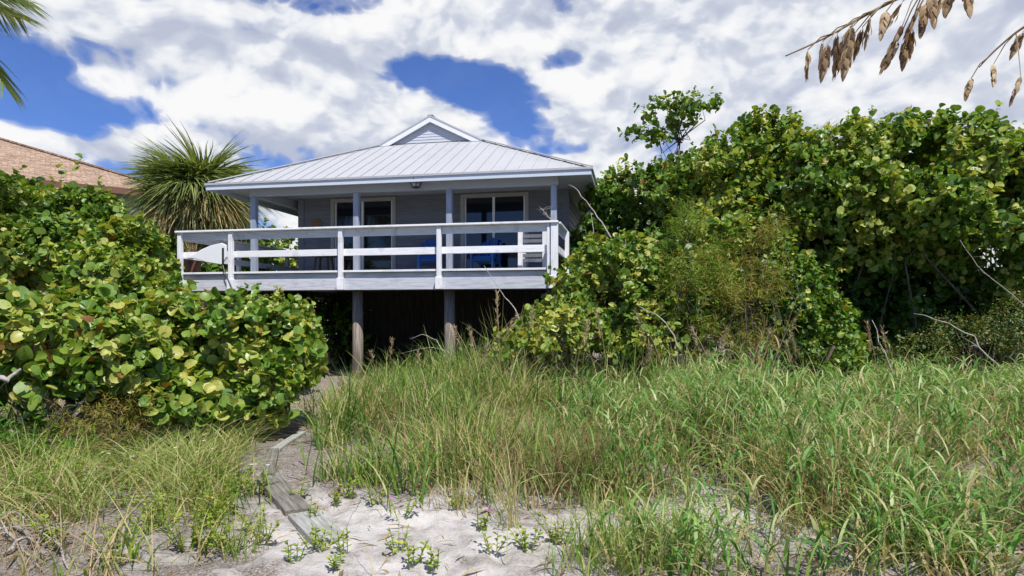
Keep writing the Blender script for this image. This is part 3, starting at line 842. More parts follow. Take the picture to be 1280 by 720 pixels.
def deck_chair(px, d, rz, label):
    x = loc_u(px, d)
    r = local_empty('deck_chair', x, d, ZD, rz, label, 'chair', 'blue chairs on the veranda')
    for sx in (-1, 1):
        MB().bar((sx * 0.27, -0.25, 0.0), (sx * 0.27, -0.22, 0.56), 0.05, 0.06).build('leg', M['blue'], r, bevel=0.006)
        MB().bar((sx * 0.25, 0.38, 0.0), (sx * 0.25, 0.22, 0.56), 0.05, 0.06).build('leg', M['blue'], r, bevel=0.006)
        MB().box(sx * 0.29 - 0.06, sx * 0.29 + 0.06, -0.32, 0.30, 0.562, 0.592).build('armrest', M['blue'], r, bevel=0.008)
    mb = MB()
    for k in range(5):
        mb.bar((-0.24, -0.25 + k * 0.105, 0.375 - 0.02 * k), (0.24, -0.25 + k * 0.105, 0.375 - 0.02 * k), 0.09, 0.022)
    mb.build('seat', M['blue'], r, bevel=0.004)
    mb = MB()
    for k in range(5):
        xx = -0.2 + k * 0.10; t = 0.95 - 0.025 * abs(k - 2) ** 2
        mb.bar((xx, 0.24, 0.30), (xx * 1.12, 0.46, t), 0.085, 0.022, (0, -1, 0.3))
    mb.build('backrest', M['blue'], r, bevel=0.004)
    mb = MB(); mb.box(-0.23, 0.23, -0.24, 0.20, 0.39, 0.45); mb.build('cushion', M['blue_cloth'], r, bevel=0.025)
    return r
deck_chair(538, 2.25, 0.25, 'blue slatted deck chair in front of the wall between the two sliding doors')
deck_chair(607, 2.35, -0.15, 'blue slatted deck chair in front of the right sliding door')

def bench():
    d = 0.75; x0 = loc_u(653, d); x1 = loc_u(683, d)
    r = local_empty('slatted_bench', (x0 + x1) / 2, d, ZD, 0, 'white slatted bench behind the railing at the right corner', 'bench')
    w = (x1 - x0) / 2
    for sx in (-1, 1):
        MB().box(sx * w - 0.05, sx * w + 0.05, -0.26, -0.20, 0, 0.80).build('leg', M['paint_z'], r, bevel=0.005)
        MB().box(sx * w - 0.04, sx * w + 0.04, 0.20, 0.25, 0, 0.42).build('leg', M['paint_z'], r, bevel=0.005)
    mb = MB()
    for k in range(5): mb.box(-w + 0.052, w - 0.052, -0.19 + k * 0.09, -0.11 + k * 0.09, 0.38, 0.41)
    mb.build('seat', M['rim'], r)
    mb = MB()
    for k in range(6): mb.box(-w + 0.052, w - 0.052, -0.245, -0.225, 0.16 + k * 0.10, 0.23 + k * 0.10)
    mb.build('backrest', M['siding'], r)
    q = MB(); q.bar((w + 0.02, -0.18, 0.0), (w + 0.22, -0.10, 0.62), 0.10, 0.03)
    o = q.build('leaning_board', M['paint_z'], None, bevel=0.004)
    o.location = r.location; o.rotation_euler = r.rotation_euler
    tag(o, 'short white board leaning beside the slatted bench at the deck corner', 'board')
bench()

def table():
    d = 2.1; x = loc_u(405, d)
    r = local_empty('side_table', x, d, ZD, 0.3, 'dark low side table before the left sliding door', 'table')
    MB().tube([(0, 0, 0.50), (0, 0, 0.53)], [0.32, 0.32], 20).build('tabletop', M['dark_wood'], r)
    for k in range(4):
        a = k * math.pi / 2 + 0.6
        MB().bar((0.27 * math.cos(a), 0.27 * math.sin(a), 0), (0.2 * math.cos(a), 0.2 * math.sin(a), 0.498), 0.045, 0.045).build('leg', M['dark_wood'], r)
table()

def pot():
    x = loc_u(241, 0.7)
    r = local_empty('flower_pot', x, 0.7, ZD, 0, 'brown flower pot with a withered plant at the left end of the deck', 'flower pot')
    MB().tube([(0, 0, 0), (0, 0, 0.36), (0, 0, 0.362), (0, 0, 0.42), (0, 0, 0.40)], [0.14, 0.20, 0.225, 0.23, 0.18], 16).build('vessel', M['pot'], r, smooth=False)
    rng = np.random.default_rng(3)
    n = 40; rr = np.zeros((n, 3)); rr[:, :2] = rng.normal(size=(n, 2)) * 0.06; rr[:, 2] = 0.38
    v = blades(rr, 0.3 + 0.25 * rng.random(n), rng.random(n) * 6.28, 0.4 * rng.random(n), 0.5 * rng.random(n), np.full(n, 0.02))
    link('plant', ribbons_mesh('plant', [(v, rng.random(n))]), M['straw'], r)
pot()

def hanging_board():
    # tapered white board hung on the outside of the left bay, narrow end to the left, with a dark strap
    xa = loc_u(231, -0.14); xb = loc_u(281, -0.14)
    r = local_empty('tapered_board', (xa + xb) / 2, -0.02, 2.66, 0, 'white tapered board hung on the left bay of the deck railing', 'board')
    w = (xb - xa) / 2
    pl = [(-w, 0.16), (-w * 0.55, 0.14), (0.0, 0.06), (w * 0.75, -0.0), (w, 0.16), (w * 0.98, 0.42), (w * 0.75, 0.47), (w * 0.2, 0.42), (-w * 0.25, 0.34), (-w * 0.7, 0.23)]
    MB().prism([(x, -0.07, z) for x, z in pl], (0, 0.05, 0)).build('blade', M['white_plastic'], r, bevel=0.012)
    MB().box(w * 0.80, w * 0.89, -0.082, -0.071, -0.02, 0.36).build('strap', M['black'], r)
    MB().tube([(w * 0.85, -0.08, -0.02), (w * 0.95, -0.10, -0.14), (w * 1.15, -0.105, -0.32), (w * 1.35, -0.12, -0.50)], 0.012, 5).build('cord', M['black'], r)
hanging_board()

def ornament():
    x = loc_u(397, WY); q = to_world(x, WY - 0.05, 3.93)
    r = empty('wall_ornament', tuple(q), HZ, 'small brown ornament on the grey wall left of the left sliding door', 'ornament')
    mb = MB()
    for k in range(9):
        a = 2 * math.pi * k / 9
        mb.bar((0.03 * math.cos(a), 0, 0.03 * math.sin(a)), (0.14 * math.cos(a), 0.0, 0.14 * math.sin(a)), 0.05, 0.02, (0, 1, 0))
    mb.build('rays', M['shell'], r)
    MB().tube([(0, -0.03, 0), (0, 0.02, 0)], [0.05, 0.06], 10).build('boss', M['shell'], r)
ornament()

# ================================================================== NEIGHBOURS
def neighbour_left():
    # hip-roofed house beyond the left shrubs
    c = P(236, 243, 24.0)          # front right eave corner
    r = empty('tan_roofed_house', (c[0], c[1], 0), math.radians(36), 'house with a tan shingled hip roof rising beyond the left shrubs', 'house')
    ze = c[2]; W = 15.0; D = 14.2; p = 0.42; rise = p * D / 2
    mb = MB()
    mb.add([(-W, 0, ze), (0, 0, ze), (-D / 2, D / 2, ze + rise), (-W + D / 2, D / 2, ze + rise)], [(0, 1, 2, 3)])
    mb.add([(0, 0, ze), (0, D, ze), (-D / 2, D / 2, ze + rise)], [(0, 1, 2)])
    mb.add([(0, D, ze), (-W, D, ze), (-W + D / 2, D / 2, ze + rise), (-D / 2, D / 2, ze + rise)], [(0, 1, 2, 3)])
    mb.add([(-W, D, ze), (-W, 0, ze), (-W + D / 2, D / 2, ze + rise)], [(0, 1, 2)])
    mb.bar((0, 0, ze + 0.03), (-D / 2, D / 2, ze + rise + 0.03), 0.3, 0.06, tint=0.5)
    # brick texture lies in x/y: fine for a low slope
    rf = mb.build('roof', M['shingle'], r)
    mb = MB(); mb.box(-W, 0, -0.03, 0, ze - 0.22, ze - 0.01).box(0, 0.03, -0.03, D, ze - 0.22, ze - 0.01); mb.build('fascia', M['pot'], rf)
    MB().box(-W + 0.7, -0.7, 0.7, D - 0.7, 0, ze - 0.1).build('wall', M['cream'], r)
    for k in range(3):
        x = -4 - k * 4.0
        f = MB().box(x, x + 1.4, 0.64, 0.697, ze - 2.2, ze - 0.9).build('window', M['trim'], r)
        MB().box(x + 0.08, x + 1.32, 0.62, 0.638, ze - 2.12, ze - 0.98).build('pane', M['glass'], f)
neighbour_left()

def neighbour_right():
    # raised deck with white slatted railing, glimpsed through the right shrubs
    a = P(1150, 0, 15.5)
    r = empty('slatted_deck', (a[0], a[1], 0), math.radians(4), 'raised deck with a white slatted railing glimpsed through the right shrubs', 'deck')
    z = CZ + (392 - 352) / F * 15.5
    MB().box(0, 5, 0, 3, z - 0.25, z).build('floor', M['paint_x'], r)
    mb = MB()
    for k in range(42): mb.box(0.02 + k * 0.12, 0.08 + k * 0.12, -0.03, -0.003, z + 0.05, z + 1.0)
    mb.build('slat', M['paint_z'], r)
    MB().box(0, 5.05, -0.05, 0.05, z + 1.004, z + 1.05).build('rail_cap', M['paint_x'], r)
    for k in range(3): MB().box(k * 2.4, k * 2.4 + 0.15, 0.1, 0.25, 0, z - 0.252).build('stilt', M['piling'], r)
    MB().box(0.3, 5, 2.9, 3.0, z + 0.002, z + 2.5).build('wall', M['siding'], r)
neighbour_right()

# ================================================================== SHRUBS
def lob(px, py, Y, rpx, rpy, depth=None):
    """ellipsoid seen at (px,py) with half sizes in pixels at distance Y"""
    c = P(px, py, Y); k = Y / F
    return (c[0], c[1], c[2], rpx * k, depth if depth else rpx * k * 0.8, rpy * k)

def build_shrubs():
    SG = 'sea_grape_shrub'
    # ---- left mass
    shrub(SG, 'tallest left sea grape, dense green, its top standing against the tan roof', 'shrub', P(70, 0, 11.5)[:2],
          [lob(60, 330, 11.5, 95, 85), lob(140, 345, 11.0, 58, 62), lob(-30, 340, 11.0, 90, 95), lob(75, 278, 11.8, 46, 38), lob(18, 258, 11.8, 30, 30), lob(120, 268, 11.8, 28, 24)],
          4590, 0.0966, 7, tint=(0.58, 0.13), seed=21, yellow=0.04, gap=0.20, twig=0.24)
    shrub(SG, 'round leaved sea grape below the left end of the veranda', 'shrub', P(190, 0, 10.3)[:2],
          [lob(148, 375, 10.2, 46, 54), lob(262, 424, 10.6, 58, 42), lob(132, 352, 10.4, 42, 45), lob(330, 420, 10.9, 56, 44), lob(205, 400, 10.2, 40, 44)],
          2700, 0.1008, 7, tint=(0.52, 0.13), seed=22, yellow=0.06, gap=0.18, twig=0.24)
    shrub(SG, 'sea grape with big yellowing leaves and bare grey limbs at the left edge', 'shrub', P(50, 0, 7.2)[:2],
          [lob(60, 425, 7.0, 105, 58), lob(-20, 440, 6.8, 90, 66), lob(140, 450, 7.2, 80, 54), lob(30, 480, 6.8, 70, 30)],
          1552, 0.1008, 7, tint=(0.58, 0.14), seed=23, yellow=0.13, gap=0.24, up=0.7, stems=34, bark='grey_wood', twig=0.24)
    shrub(SG, 'spreading sea grape with yellow tinged leaves beside the boardwalk planks', 'shrub', P(280, 0, 7.9)[:2],
          [lob(245, 440, 7.9, 92, 60), lob(325, 440, 8.2, 58, 54), lob(200, 475, 7.5, 75, 50), lob(300, 490, 7.7, 66, 44), lob(240, 500, 7.3, 60, 32)],
          2295, 0.0991, 7, tint=(0.56, 0.14), seed=24, yellow=0.12, gap=0.20, up=0.65, low=-0.8, stems=30, twig=0.24)
    # ---- right mass
    shrub(SG, 'bright yellow green sea grape against the right corner of the deck', 'shrub', P(790, 0, 11.0)[:2],
          [lob(775, 375, 10.9, 78, 60), lob(720, 395, 11.0, 42, 40), lob(672, 430, 10.9, 40, 32), lob(840, 365, 10.8, 58, 55), lob(780, 326, 11.1, 60, 32), lob(800, 420, 10.6, 75, 40)],
          2700, 0.0798, 7, tint=(0.56, 0.17), seed=31, yellow=0.13, gap=0.22, gscale=1.7, twig=0.22)
    shrub(SG, 'dark green sea grape behind the right eave of the house', 'shrub', P(800, 0, 15.2)[:2],
          [lob(795, 258, 15.2, 56, 46), lob(860, 245, 15.0, 60, 46), lob(770, 285, 15.0, 40, 50), lob(760, 330, 15.2, 60, 60), lob(840, 320, 15.2, 80, 80)],
          2835, 0.105, 7, tint=(0.46, 0.16), seed=32, yellow=0.03, gap=0.18)
    shrub(SG, 'tall sea grape with a peaked top right of the slender tree', 'shrub', P(930, 0, 12.8)[:2],
          [lob(920, 240, 12.8, 72, 62), lob(958, 178, 12.9, 34, 34), lob(880, 255, 12.6, 52, 50), lob(985, 222, 12.7, 52, 50), lob(945, 225, 13.2, 50, 50), lob(950, 310, 12.4, 90, 70), lob(930, 390, 12.0, 90, 70)],
          4050, 0.0991, 7, tint=(0.58, 0.16), seed=33, yellow=0.06, gap=0.22, low=-0.4)
    shrub(SG, 'broad sea grape overhanging the dark hollow on the right', 'shrub', P(1080, 0, 12.0)[:2],
          [lob(1080, 220, 12.0, 85, 58), lob(1130, 188, 12.2, 48, 36), lob(1108, 166, 12.2, 22, 20), lob(1060, 178, 12.2, 24, 18), lob(1040, 235, 11.8, 60, 46), lob(1150, 245, 11.6, 70, 55), lob(1080, 290, 12.2, 80, 50), lob(1170, 310, 12.0, 60, 50)],
          4050, 0.0991, 7, tint=(0.56, 0.16), seed=34, yellow=0.05, gap=0.22, low=-0.8, stems=4)
    shrub(SG, 'sea grape with large round leaves at the right edge', 'shrub', P(1240, 0, 11.2)[:2],
          [lob(1220, 213, 11.2, 68, 52), lob(1236, 164, 11.2, 20, 22), lob(1188, 168, 11.2, 18, 18), lob(1285, 240, 11.0, 66, 60), lob(1190, 255, 10.9, 52, 48), lob(1240, 275, 10.9, 62, 34), lob(1345, 270, 11.0, 70, 80), lob(1290, 330, 11.0, 40, 50)],
          3915, 0.1025, 7, tint=(0.58, 0.16), seed=35, yellow=0.06, gap=0.21, low=-0.8, stems=4)
    shrub('leafy_bush', 'small leaved green bush at the left rim of the dark hollow', 'bush', P(1000, 0, 10.6)[:2],
          [lob(990, 400, 10.6, 52, 62), lob(1025, 430, 10.4, 42, 46), lob(965, 350, 10.8, 40, 40)], 1215, 0.0714, 7, tint=(0.42, 0.14), seed=36, yellow=0.05, gap=0.28, gscale=2)
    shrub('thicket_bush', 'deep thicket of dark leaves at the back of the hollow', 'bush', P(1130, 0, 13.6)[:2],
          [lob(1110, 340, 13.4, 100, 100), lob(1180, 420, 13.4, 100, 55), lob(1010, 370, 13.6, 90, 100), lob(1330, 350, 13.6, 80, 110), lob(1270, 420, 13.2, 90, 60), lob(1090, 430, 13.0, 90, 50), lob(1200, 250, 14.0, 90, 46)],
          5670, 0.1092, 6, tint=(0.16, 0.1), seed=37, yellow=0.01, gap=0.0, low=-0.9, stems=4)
    shrub('twiggy_bush', 'low brownish twiggy bush under the right edge foliage', 'bush', P(1230, 0, 10.6)[:2],
          [lob(1215, 425, 10.6, 56, 30), lob(1265, 405, 10.6, 45, 38), lob(1300, 430, 10.5, 50, 40), lob(1160, 440, 10.8, 50, 22)], 900, 0.05, 8, mat='small_leaf', tmpl=T_OVAL, tint=(0.50, 0.22), seed=38, yellow=0.2, gap=0.3, gscale=2.5, stems=50, stem_r=0.010)
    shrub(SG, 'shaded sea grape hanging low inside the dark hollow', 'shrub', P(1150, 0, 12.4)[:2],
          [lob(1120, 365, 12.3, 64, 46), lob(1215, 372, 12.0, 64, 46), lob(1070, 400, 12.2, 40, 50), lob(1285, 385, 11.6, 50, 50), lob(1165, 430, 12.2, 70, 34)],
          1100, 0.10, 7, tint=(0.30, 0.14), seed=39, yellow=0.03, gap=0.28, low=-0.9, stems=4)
    # feathery saplings
    shrub('feathery_sapling', 'feathery yellow green sapling in front of the tall peaked sea grape', 'sapling', P(880, 0, 10.2)[:2],
          [lob(865, 330, 10.2, 38, 60), lob(885, 390, 10.1, 50, 58), lob(858, 275, 10.3, 18, 34)], 620, 0.10, 14, mat='feather', tmpl=T_LANCE, tint=(0.52, 0.18), seed=41, twig=0.40, yellow=0.1, gap=0.3, gscale=2.2, up=0.2, stems=40, stem_r=0.010)
    shrub('feathery_sapling', 'browning feathery sapling between the yellow green sapling and the dark hollow', 'sapling', P(945, 0, 10.0)[:2],
          [lob(940, 350, 10.0, 40, 54), lob(930, 410, 9.9, 46, 48), lob(960, 300, 10.1, 22, 34)], 480, 0.10, 14, mat='feather', tmpl=T_LANCE, tint=(0.74, 0.18), seed=42, twig=0.40, yellow=0.25, gap=0.32, gscale=2.2, up=0.2, stems=60, stem_r=0.010)
    shrub('leafy_bush', 'young sea grape with a few pale leaves amid the grass below the deck', 'bush', P(690, 0, 9.8)[:2],
          [lob(690, 420, 9.8, 46, 36), lob(650, 430, 9.6, 30, 26)], 256, 0.0756, 6, tint=(0.6, 0.15), seed=43, yellow=0.2, gap=0.25)
    # background bushes that close the view behind the house and under it
    shrub('background_bush', 'sunny green bush seen through the veranda opening left of the wall', 'bush', P(345, 0, 22)[:2],
          [lob(345, 345, 22, 60, 52), lob(420, 360, 22, 70, 40)], 1215, 0.1344, 7, tint=(0.5, 0.12), seed=44, yellow=0.04, gap=0.05)
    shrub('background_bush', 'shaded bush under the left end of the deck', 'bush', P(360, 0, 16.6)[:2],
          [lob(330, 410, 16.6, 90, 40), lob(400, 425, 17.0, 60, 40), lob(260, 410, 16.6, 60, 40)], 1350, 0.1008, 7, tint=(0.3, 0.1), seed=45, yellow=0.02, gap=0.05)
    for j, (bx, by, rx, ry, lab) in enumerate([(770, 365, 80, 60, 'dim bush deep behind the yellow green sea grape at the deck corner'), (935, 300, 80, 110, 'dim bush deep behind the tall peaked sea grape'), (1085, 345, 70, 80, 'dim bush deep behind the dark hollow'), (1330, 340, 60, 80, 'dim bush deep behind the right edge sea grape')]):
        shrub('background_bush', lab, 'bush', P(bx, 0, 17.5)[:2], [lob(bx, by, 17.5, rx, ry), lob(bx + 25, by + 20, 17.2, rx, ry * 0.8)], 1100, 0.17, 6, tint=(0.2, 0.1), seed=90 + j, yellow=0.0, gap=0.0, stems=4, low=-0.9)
    shrub('background_bush', 'dark bush far off at the right edge skyline', 'bush', P(1300, 0, 20)[:2],
          [lob(1300, 215, 20, 40, 48), lob(1360, 230, 20, 60, 60)], 810, 0.1344, 7, tint=(0.12, 0.08), seed=46, yellow=0.0, gap=0.05)
    shrub('background_bush', 'green bush between the palm and the tan roofed house', 'bush', P(180, 0, 17)[:2],
          [lob(190, 345, 17, 70, 48), lob(280, 350, 18, 60, 45), lob(110, 335, 17, 70, 60)], 1485, 0.1176, 7, tint=(0.42, 0.1), seed=47, yellow=0.03, gap=0.05)
    # bright green weed at the lower left edge
    shrub('green_weed', 'bright green feathery weed at the foot of the left edge sea grape', 'plant', P(20, 0, 6.3)[:2],
          [lob(20, 555, 6.3, 46, 42), lob(70, 570, 6.2, 35, 28), lob(-25, 560, 6.2, 40, 40)], 260, 0.09, 12, mat='fern', tmpl=T_LANCE, tint=(0.45, 0.22), seed=48, twig=0.26, yellow=0.02, gap=0.2, gscale=2.5, up=0.3, stems=40, stem_r=0.006, leaf_width=1.3)
    shrub('brown_bush', 'half dead brownish bush in the shade beneath the left sea grapes', 'bush', P(110, 0, 6.5)[:2],
          [lob(110, 545, 6.5, 55, 36), lob(150, 530, 6.7, 40, 30)], 230, 0.075, 12, mat='feather', tmpl=T_LANCE, tint=(0.8, 0.15), seed=49, twig=0.26, yellow=0.4, gap=0.2, gscale=2.5, up=0.3, stems=50, stem_r=0.006)
build_shrubs()

# slender tree standing above the right shrubs
def slender_tree():
    Y = 13.4
    shrub('slender_tree', 'slender tree with a flat open crown rising above the shrubs right of the roof', 'tree', P(832, 0, Y)[:2],
          [lob(868, 130, Y, 34, 9), lob(825, 140, Y, 36, 10), lob(788, 160, Y, 22, 8), lob(818, 172, Y, 22, 7), lob(850, 150, Y, 20, 7)],
          150, 0.095, 6, tint=(0.46, 0.14), seed=51, yellow=0.04, gap=0.30, gscale=2.4, low=-1.0, shell=(0.3, 1.1), stems=18, stem_r=0.016, trunk=P(850, 176, Y), up=0.8)
slender_tree()

# ================================================================== PALMS
def fan_frond(seed, length, droop, spread, dead=False):
    """costapalmate frond: petiole along +Y then a fan of narrow segments"""
    rng = np.random.default_rng(seed)
    pl = length * (0.85 if dead else 0.62)
    segs = 58
    roots = []; V = []
    petiole = [np.array([0, pl * t, -droop * 0.25 * pl * t * t]) for t in np.linspace(0, 1, 5)]
    hub = petiole[-1]; axis = unit((petiole[-1] - petiole[-2])[None])[0]
    side = np.array([1.0, 0, 0]); nrm = np.cross(side, axis)
    verts = []
    S = 6
    for k in range(segs):
        a = (k / (segs - 1) - 0.5) * spread
        L = length * (0.62 + 0.38 * math.cos(a * 0.55)) * rng.uniform(0.88, 1.06)
        d0 = axis * math.cos(a) + side * math.sin(a)
        bend = nrm * (0.30 * abs(math.sin(a)) + 0.05)
        wv = side * math.cos(a) - axis * math.sin(a)
        row = []
        dj = rng.normal(size=3) * (0.22 if dead else 0.15)
        for s in range(S):
            t = s / (S - 1)
            p = hub + d0 * L * t + bend * L * t * 0.7 + np.array([0, 0, -1]) * (droop * (0.55 if not dead else 0.9) * L * t ** 2.4) + dj * L * t
            w = 0.027 * length * (1 - t ** 1.6) * (0.6 + 1.2 * t if t < 0.35 else 1.0) + 0.002
            tw = wv * math.cos(0.5 * ((k % 2) * 2 - 1)) + nrm * math.sin(0.5 * ((k % 2) * 2 - 1))
            row.append(p + tw * w); row.append(p - tw * w)
        verts.append(row)
    # petiole as a ribbon pair
    pr = []
    for i in range(S):
        p = petiole[0] + (hub - petiole[0]) * (i / (S - 1)); p = np.array([p[0], p[1], -droop * 0.25 * pl * (i / (S - 1)) ** 2])
        pr += [p + side * 0.016, p - side * 0.016]
    verts.append(pr); pr2 = []
    for i in range(S):
        p = np.array([0, pl * i / (S - 1), -droop * 0.25 * pl * (i / (S - 1)) ** 2]); pr2 += [p + nrm * 0.016, p - nrm * 0.016]
    verts.append(pr2)
    ti = np.clip(0.5 + 0.22 * rng.normal(size=len(verts)), 0, 1)
    return ribbons_mesh('frond', [(np.array(verts), ti)])

FAN_G = [fan_frond(100 + k, 0.98, d, 3.6) for k, d in enumerate((0.6, 0.9, 1.2, 1.5))]
FAN_D = [fan_frond(120 + k, 0.85, d, 2.8, True) for k, d in enumerate((0.7, 0.95, 1.2))]
for me in FAN_G: me.materials.append(M['palm_green'])
for me in FAN_D: me.materials.append(M['palm_dead'])

def cabbage_palm(px, py, Y, label, ng, nd, seed, sc=1.0):
    rng = np.random.default_rng(seed)
    c = P(px, py, Y); g = h1(c[0], c[1])
    r = empty('cabbage_palm', (c[0], c[1], g), 0, label, 'palm')
    H = c[2] - g
    mb = MB()
    zs = np.linspace(-0.2, H, 14)
    mb.tube([(0.05 * math.sin(z), 0, z) for z in zs], [0.2 + 0.03 * (i % 2) for i in range(14)], 10)
    mb.build('trunk', M['bark'], r, smooth=True)
    for i in range(ng + nd):
        dead = i >= ng
        me = FAN_D[i % 3] if dead else FAN_G[i % 4]
        o = link('frond', me, None, r)
        az = i * 2.39996 + rng.normal() * 0.2
        if dead:
            el = math.radians(-16 + rng.normal() * 20)
        else:
            el = math.radians(74 - 84 * (i / max(1, ng - 1)) ** 0.85 + rng.normal() * 6)
        o.location = (0.12 * math.cos(az), 0.12 * math.sin(az), H - (0.15 if dead else 0.0))
        o.rotation_euler = (el, rng.normal() * 0.25, az - math.pi / 2)
        s = sc * rng.uniform(0.9, 1.15); o.scale = (s, s, s)
        if dead: o['label'] = 'hanging brown dead frond'
    return r
cabbage_palm(248, 244, 18.0, 'cabbage palm with green fans above a skirt of dead fronds left of the roof', 72, 30, 61, 1.0)
cabbage_palm(990, 215, 17.0, 'cabbage palm whose spiky tips just show above the right shrubs', 26, 6, 62, 1.0)

def coconut_frond(seed, L, droop):
    rng = np.random.default_rng(seed)
    S = 5; verts = []
    def rach(t): return np.array([0, L * (t - 0.12 * droop * t ** 3), L * (0.10 * t - droop * 0.55 * t ** 2.2)])
    n = 70
    for k in range(n):
        t = 0.14 + 0.86 * k / (n - 1)
        p0 = rach(t); ax = unit((rach(min(1, t + 0.02)) - rach(t - 0.02))[None])[0]
        ll = L * 0.20 * (0.45 + 1.1 * math.sin(math.pi * min(1, t * 0.9 + 0.06))) * rng.uniform(0.85, 1.1)
        for s in (-1, 1):
            d = unit((np.array([s * 0.9, 0, 0.12]) + ax * 0.75 + rng.normal(size=3) * 0.08)[None])[0]
            wv = unit(np.cross(d, [0, 0, 1])[None])[0] * 0.6 + np.array([0, 0, 0.6])
            row = []
            for i in range(S + 1):
                u = i / S
                p = p0 + d * ll * u + np.array([0, 0, -1]) * ll * 0.62 * u ** 2
                w = 0.021 * (1 - u ** 2) * (0.7 + min(u * 2, 0.6)) + 0.001
                row += [p + wv * w, p - wv * w]
            verts.append(row)
    for ang in (0, 1):
        row = []
        for i in range(S + 1):
            p = rach(i / S); w = 0.03 * (1 - 0.8 * i / S); v = np.array([w, 0, 0]) if ang == 0 else np.array([0, 0, w]); row += [p + v, p - v]
        verts.append(row)
    ti = np.clip(0.45 + 0.25 * rng.normal(size=len(verts)), 0, 1)
    me = ribbons_mesh('frond', [(np.array(verts), ti)]); me.materials.append(M['palm_green']); return me

def coconut_palm():
    Y = 8.6
    c = P(-224, 10, Y); g = h1(c[0], c[1]); H = c[2] - g
    r = empty('coconut_palm', (c[0], c[1], g), 0, 'coconut palm whose drooping frond tips enter at the top left corner', 'palm')
    mb = MB(); zs = np.linspace(-0.2, H, 20)
    mb.tube([(0.25 * math.sin(z * 0.35) - 0.25 * math.sin(H * 0.35), 0, z) for z in zs], [0.17 + 0.012 * (i % 2) - 0.003 * i for i in range(20)], 10)
    mb.build('trunk', M['bark'], r, smooth=True)
    ms = [coconut_frond(200, 2.7, 0.6), coconut_frond(201, 2.7, 1.0), coconut_frond(202, 2.55, 1.35)]
    spec = [(0.0, -4, 2, 0.90), (0.14, -16, 2, 0.86), (0.05, 14, 2, 0.92), (-0.25, 40, 2, 0.86), (0.45, 52, 2, 0.84), (1.2, 35, 0, 1), (1.9, 10, 1, 1), (2.6, 40, 0, 1), (3.2, 5, 2, 1), (3.9, 45, 0, 1), (4.5, 15, 1, 1), (5.2, 40, 0, 0.9), (5.5, -5, 2, 0.9), (0.9, 65, 0, 1), (3.0, 70, 0, 1)]
    for az, el, k, s in spec:
        o = link('frond', ms[k], None, r); o.location = (0.1 * math.cos(az), 0.1 * math.sin(az), H)
        o.rotation_euler = (math.radians(el), 0, az - math.pi / 2); o.scale = (s, s, s)
coconut_palm()

# ================================================================== GRASS
def path_x(y):
    return np.interp(y, [3.5, 5.0, 6.2, 7.8, 9.3, 12], [-1.2, -1.5, -2.3, -2.65, -2.8, -2.9])
def wob(x, y, f, ph):
    return np.sin(f * x + ph + 1.7 * np.sin(0.8 * f * y + ph)) * np.cos(0.9 * f * y - 0.6 * ph + 1.3 * np.sin(0.7 * f * x))
def bare(x, y):
    """1 where the sand is trodden bare"""
    k = 0.25 * wob(x, y, 2.6, 0.4)
    b = np.exp(-(((x + 0.70) / (1.35 + k)) ** 4 + ((y - 4.3) / (1.25 + k)) ** 4))
    b = np.maximum(b, np.exp(-((x - path_x(y)) / 0.36) ** 4) * (y < 8.2))
    b = np.maximum(b, 0.72 * np.exp(-(((x - 1.6) / 0.6) ** 4 + ((y - 4.8) / 0.9) ** 4)))
    b = np.maximum(b, 0.7 * np.exp(-(((x + 3.2) / 0.7) ** 2 + ((y - 4.2) / 0.45) ** 2)))
    return b
def scatter(n, x0, x1, y0, y1, dens, clump=0.0, cs=0.18):
    out = []; got = 0
    while got < n:
        m = n * 2
        y = y0 + (y1 - y0) * RNG.random(m) ** 0.9
        x = x0 + (x1 - x0) * RNG.random(m)
        if clump:
            mm = m // 14
            ci = RNG.integers(0, mm, m)
            x = x[:mm][ci] + RNG.normal(size=m) * cs * 0.5; y = y[:mm][ci] + RNG.normal(size=m) * cs * 0.5
        ok = (np.abs(x) < 0.88 * y + 1.6) & (RNG.random(m) < dens(x, y))
        x = x[ok]; y = y[ok]
        out.append(np.stack([x, y, height(x, y) - 0.01], 1)); got += len(x)
    return np.concatenate(out)[:n]

def dens_main(x, y):
    d = np.where(x > path_x(y) + 0.35, 1.0, 0.8)
    d = d * np.clip(0.48 + 0.8 * wob(x, y, 2.3, 1.1) + 0.5 * wob(x, y, 6.1, 2.7), 0.02, 1.0)       # clumps and gaps
    d = d * (1 - bare(x, y)) ** 2
    d = d * np.where((x < path_x(y)) & (y > 6.3), 0.3, 1)
    return np.clip(d, 0, 1)

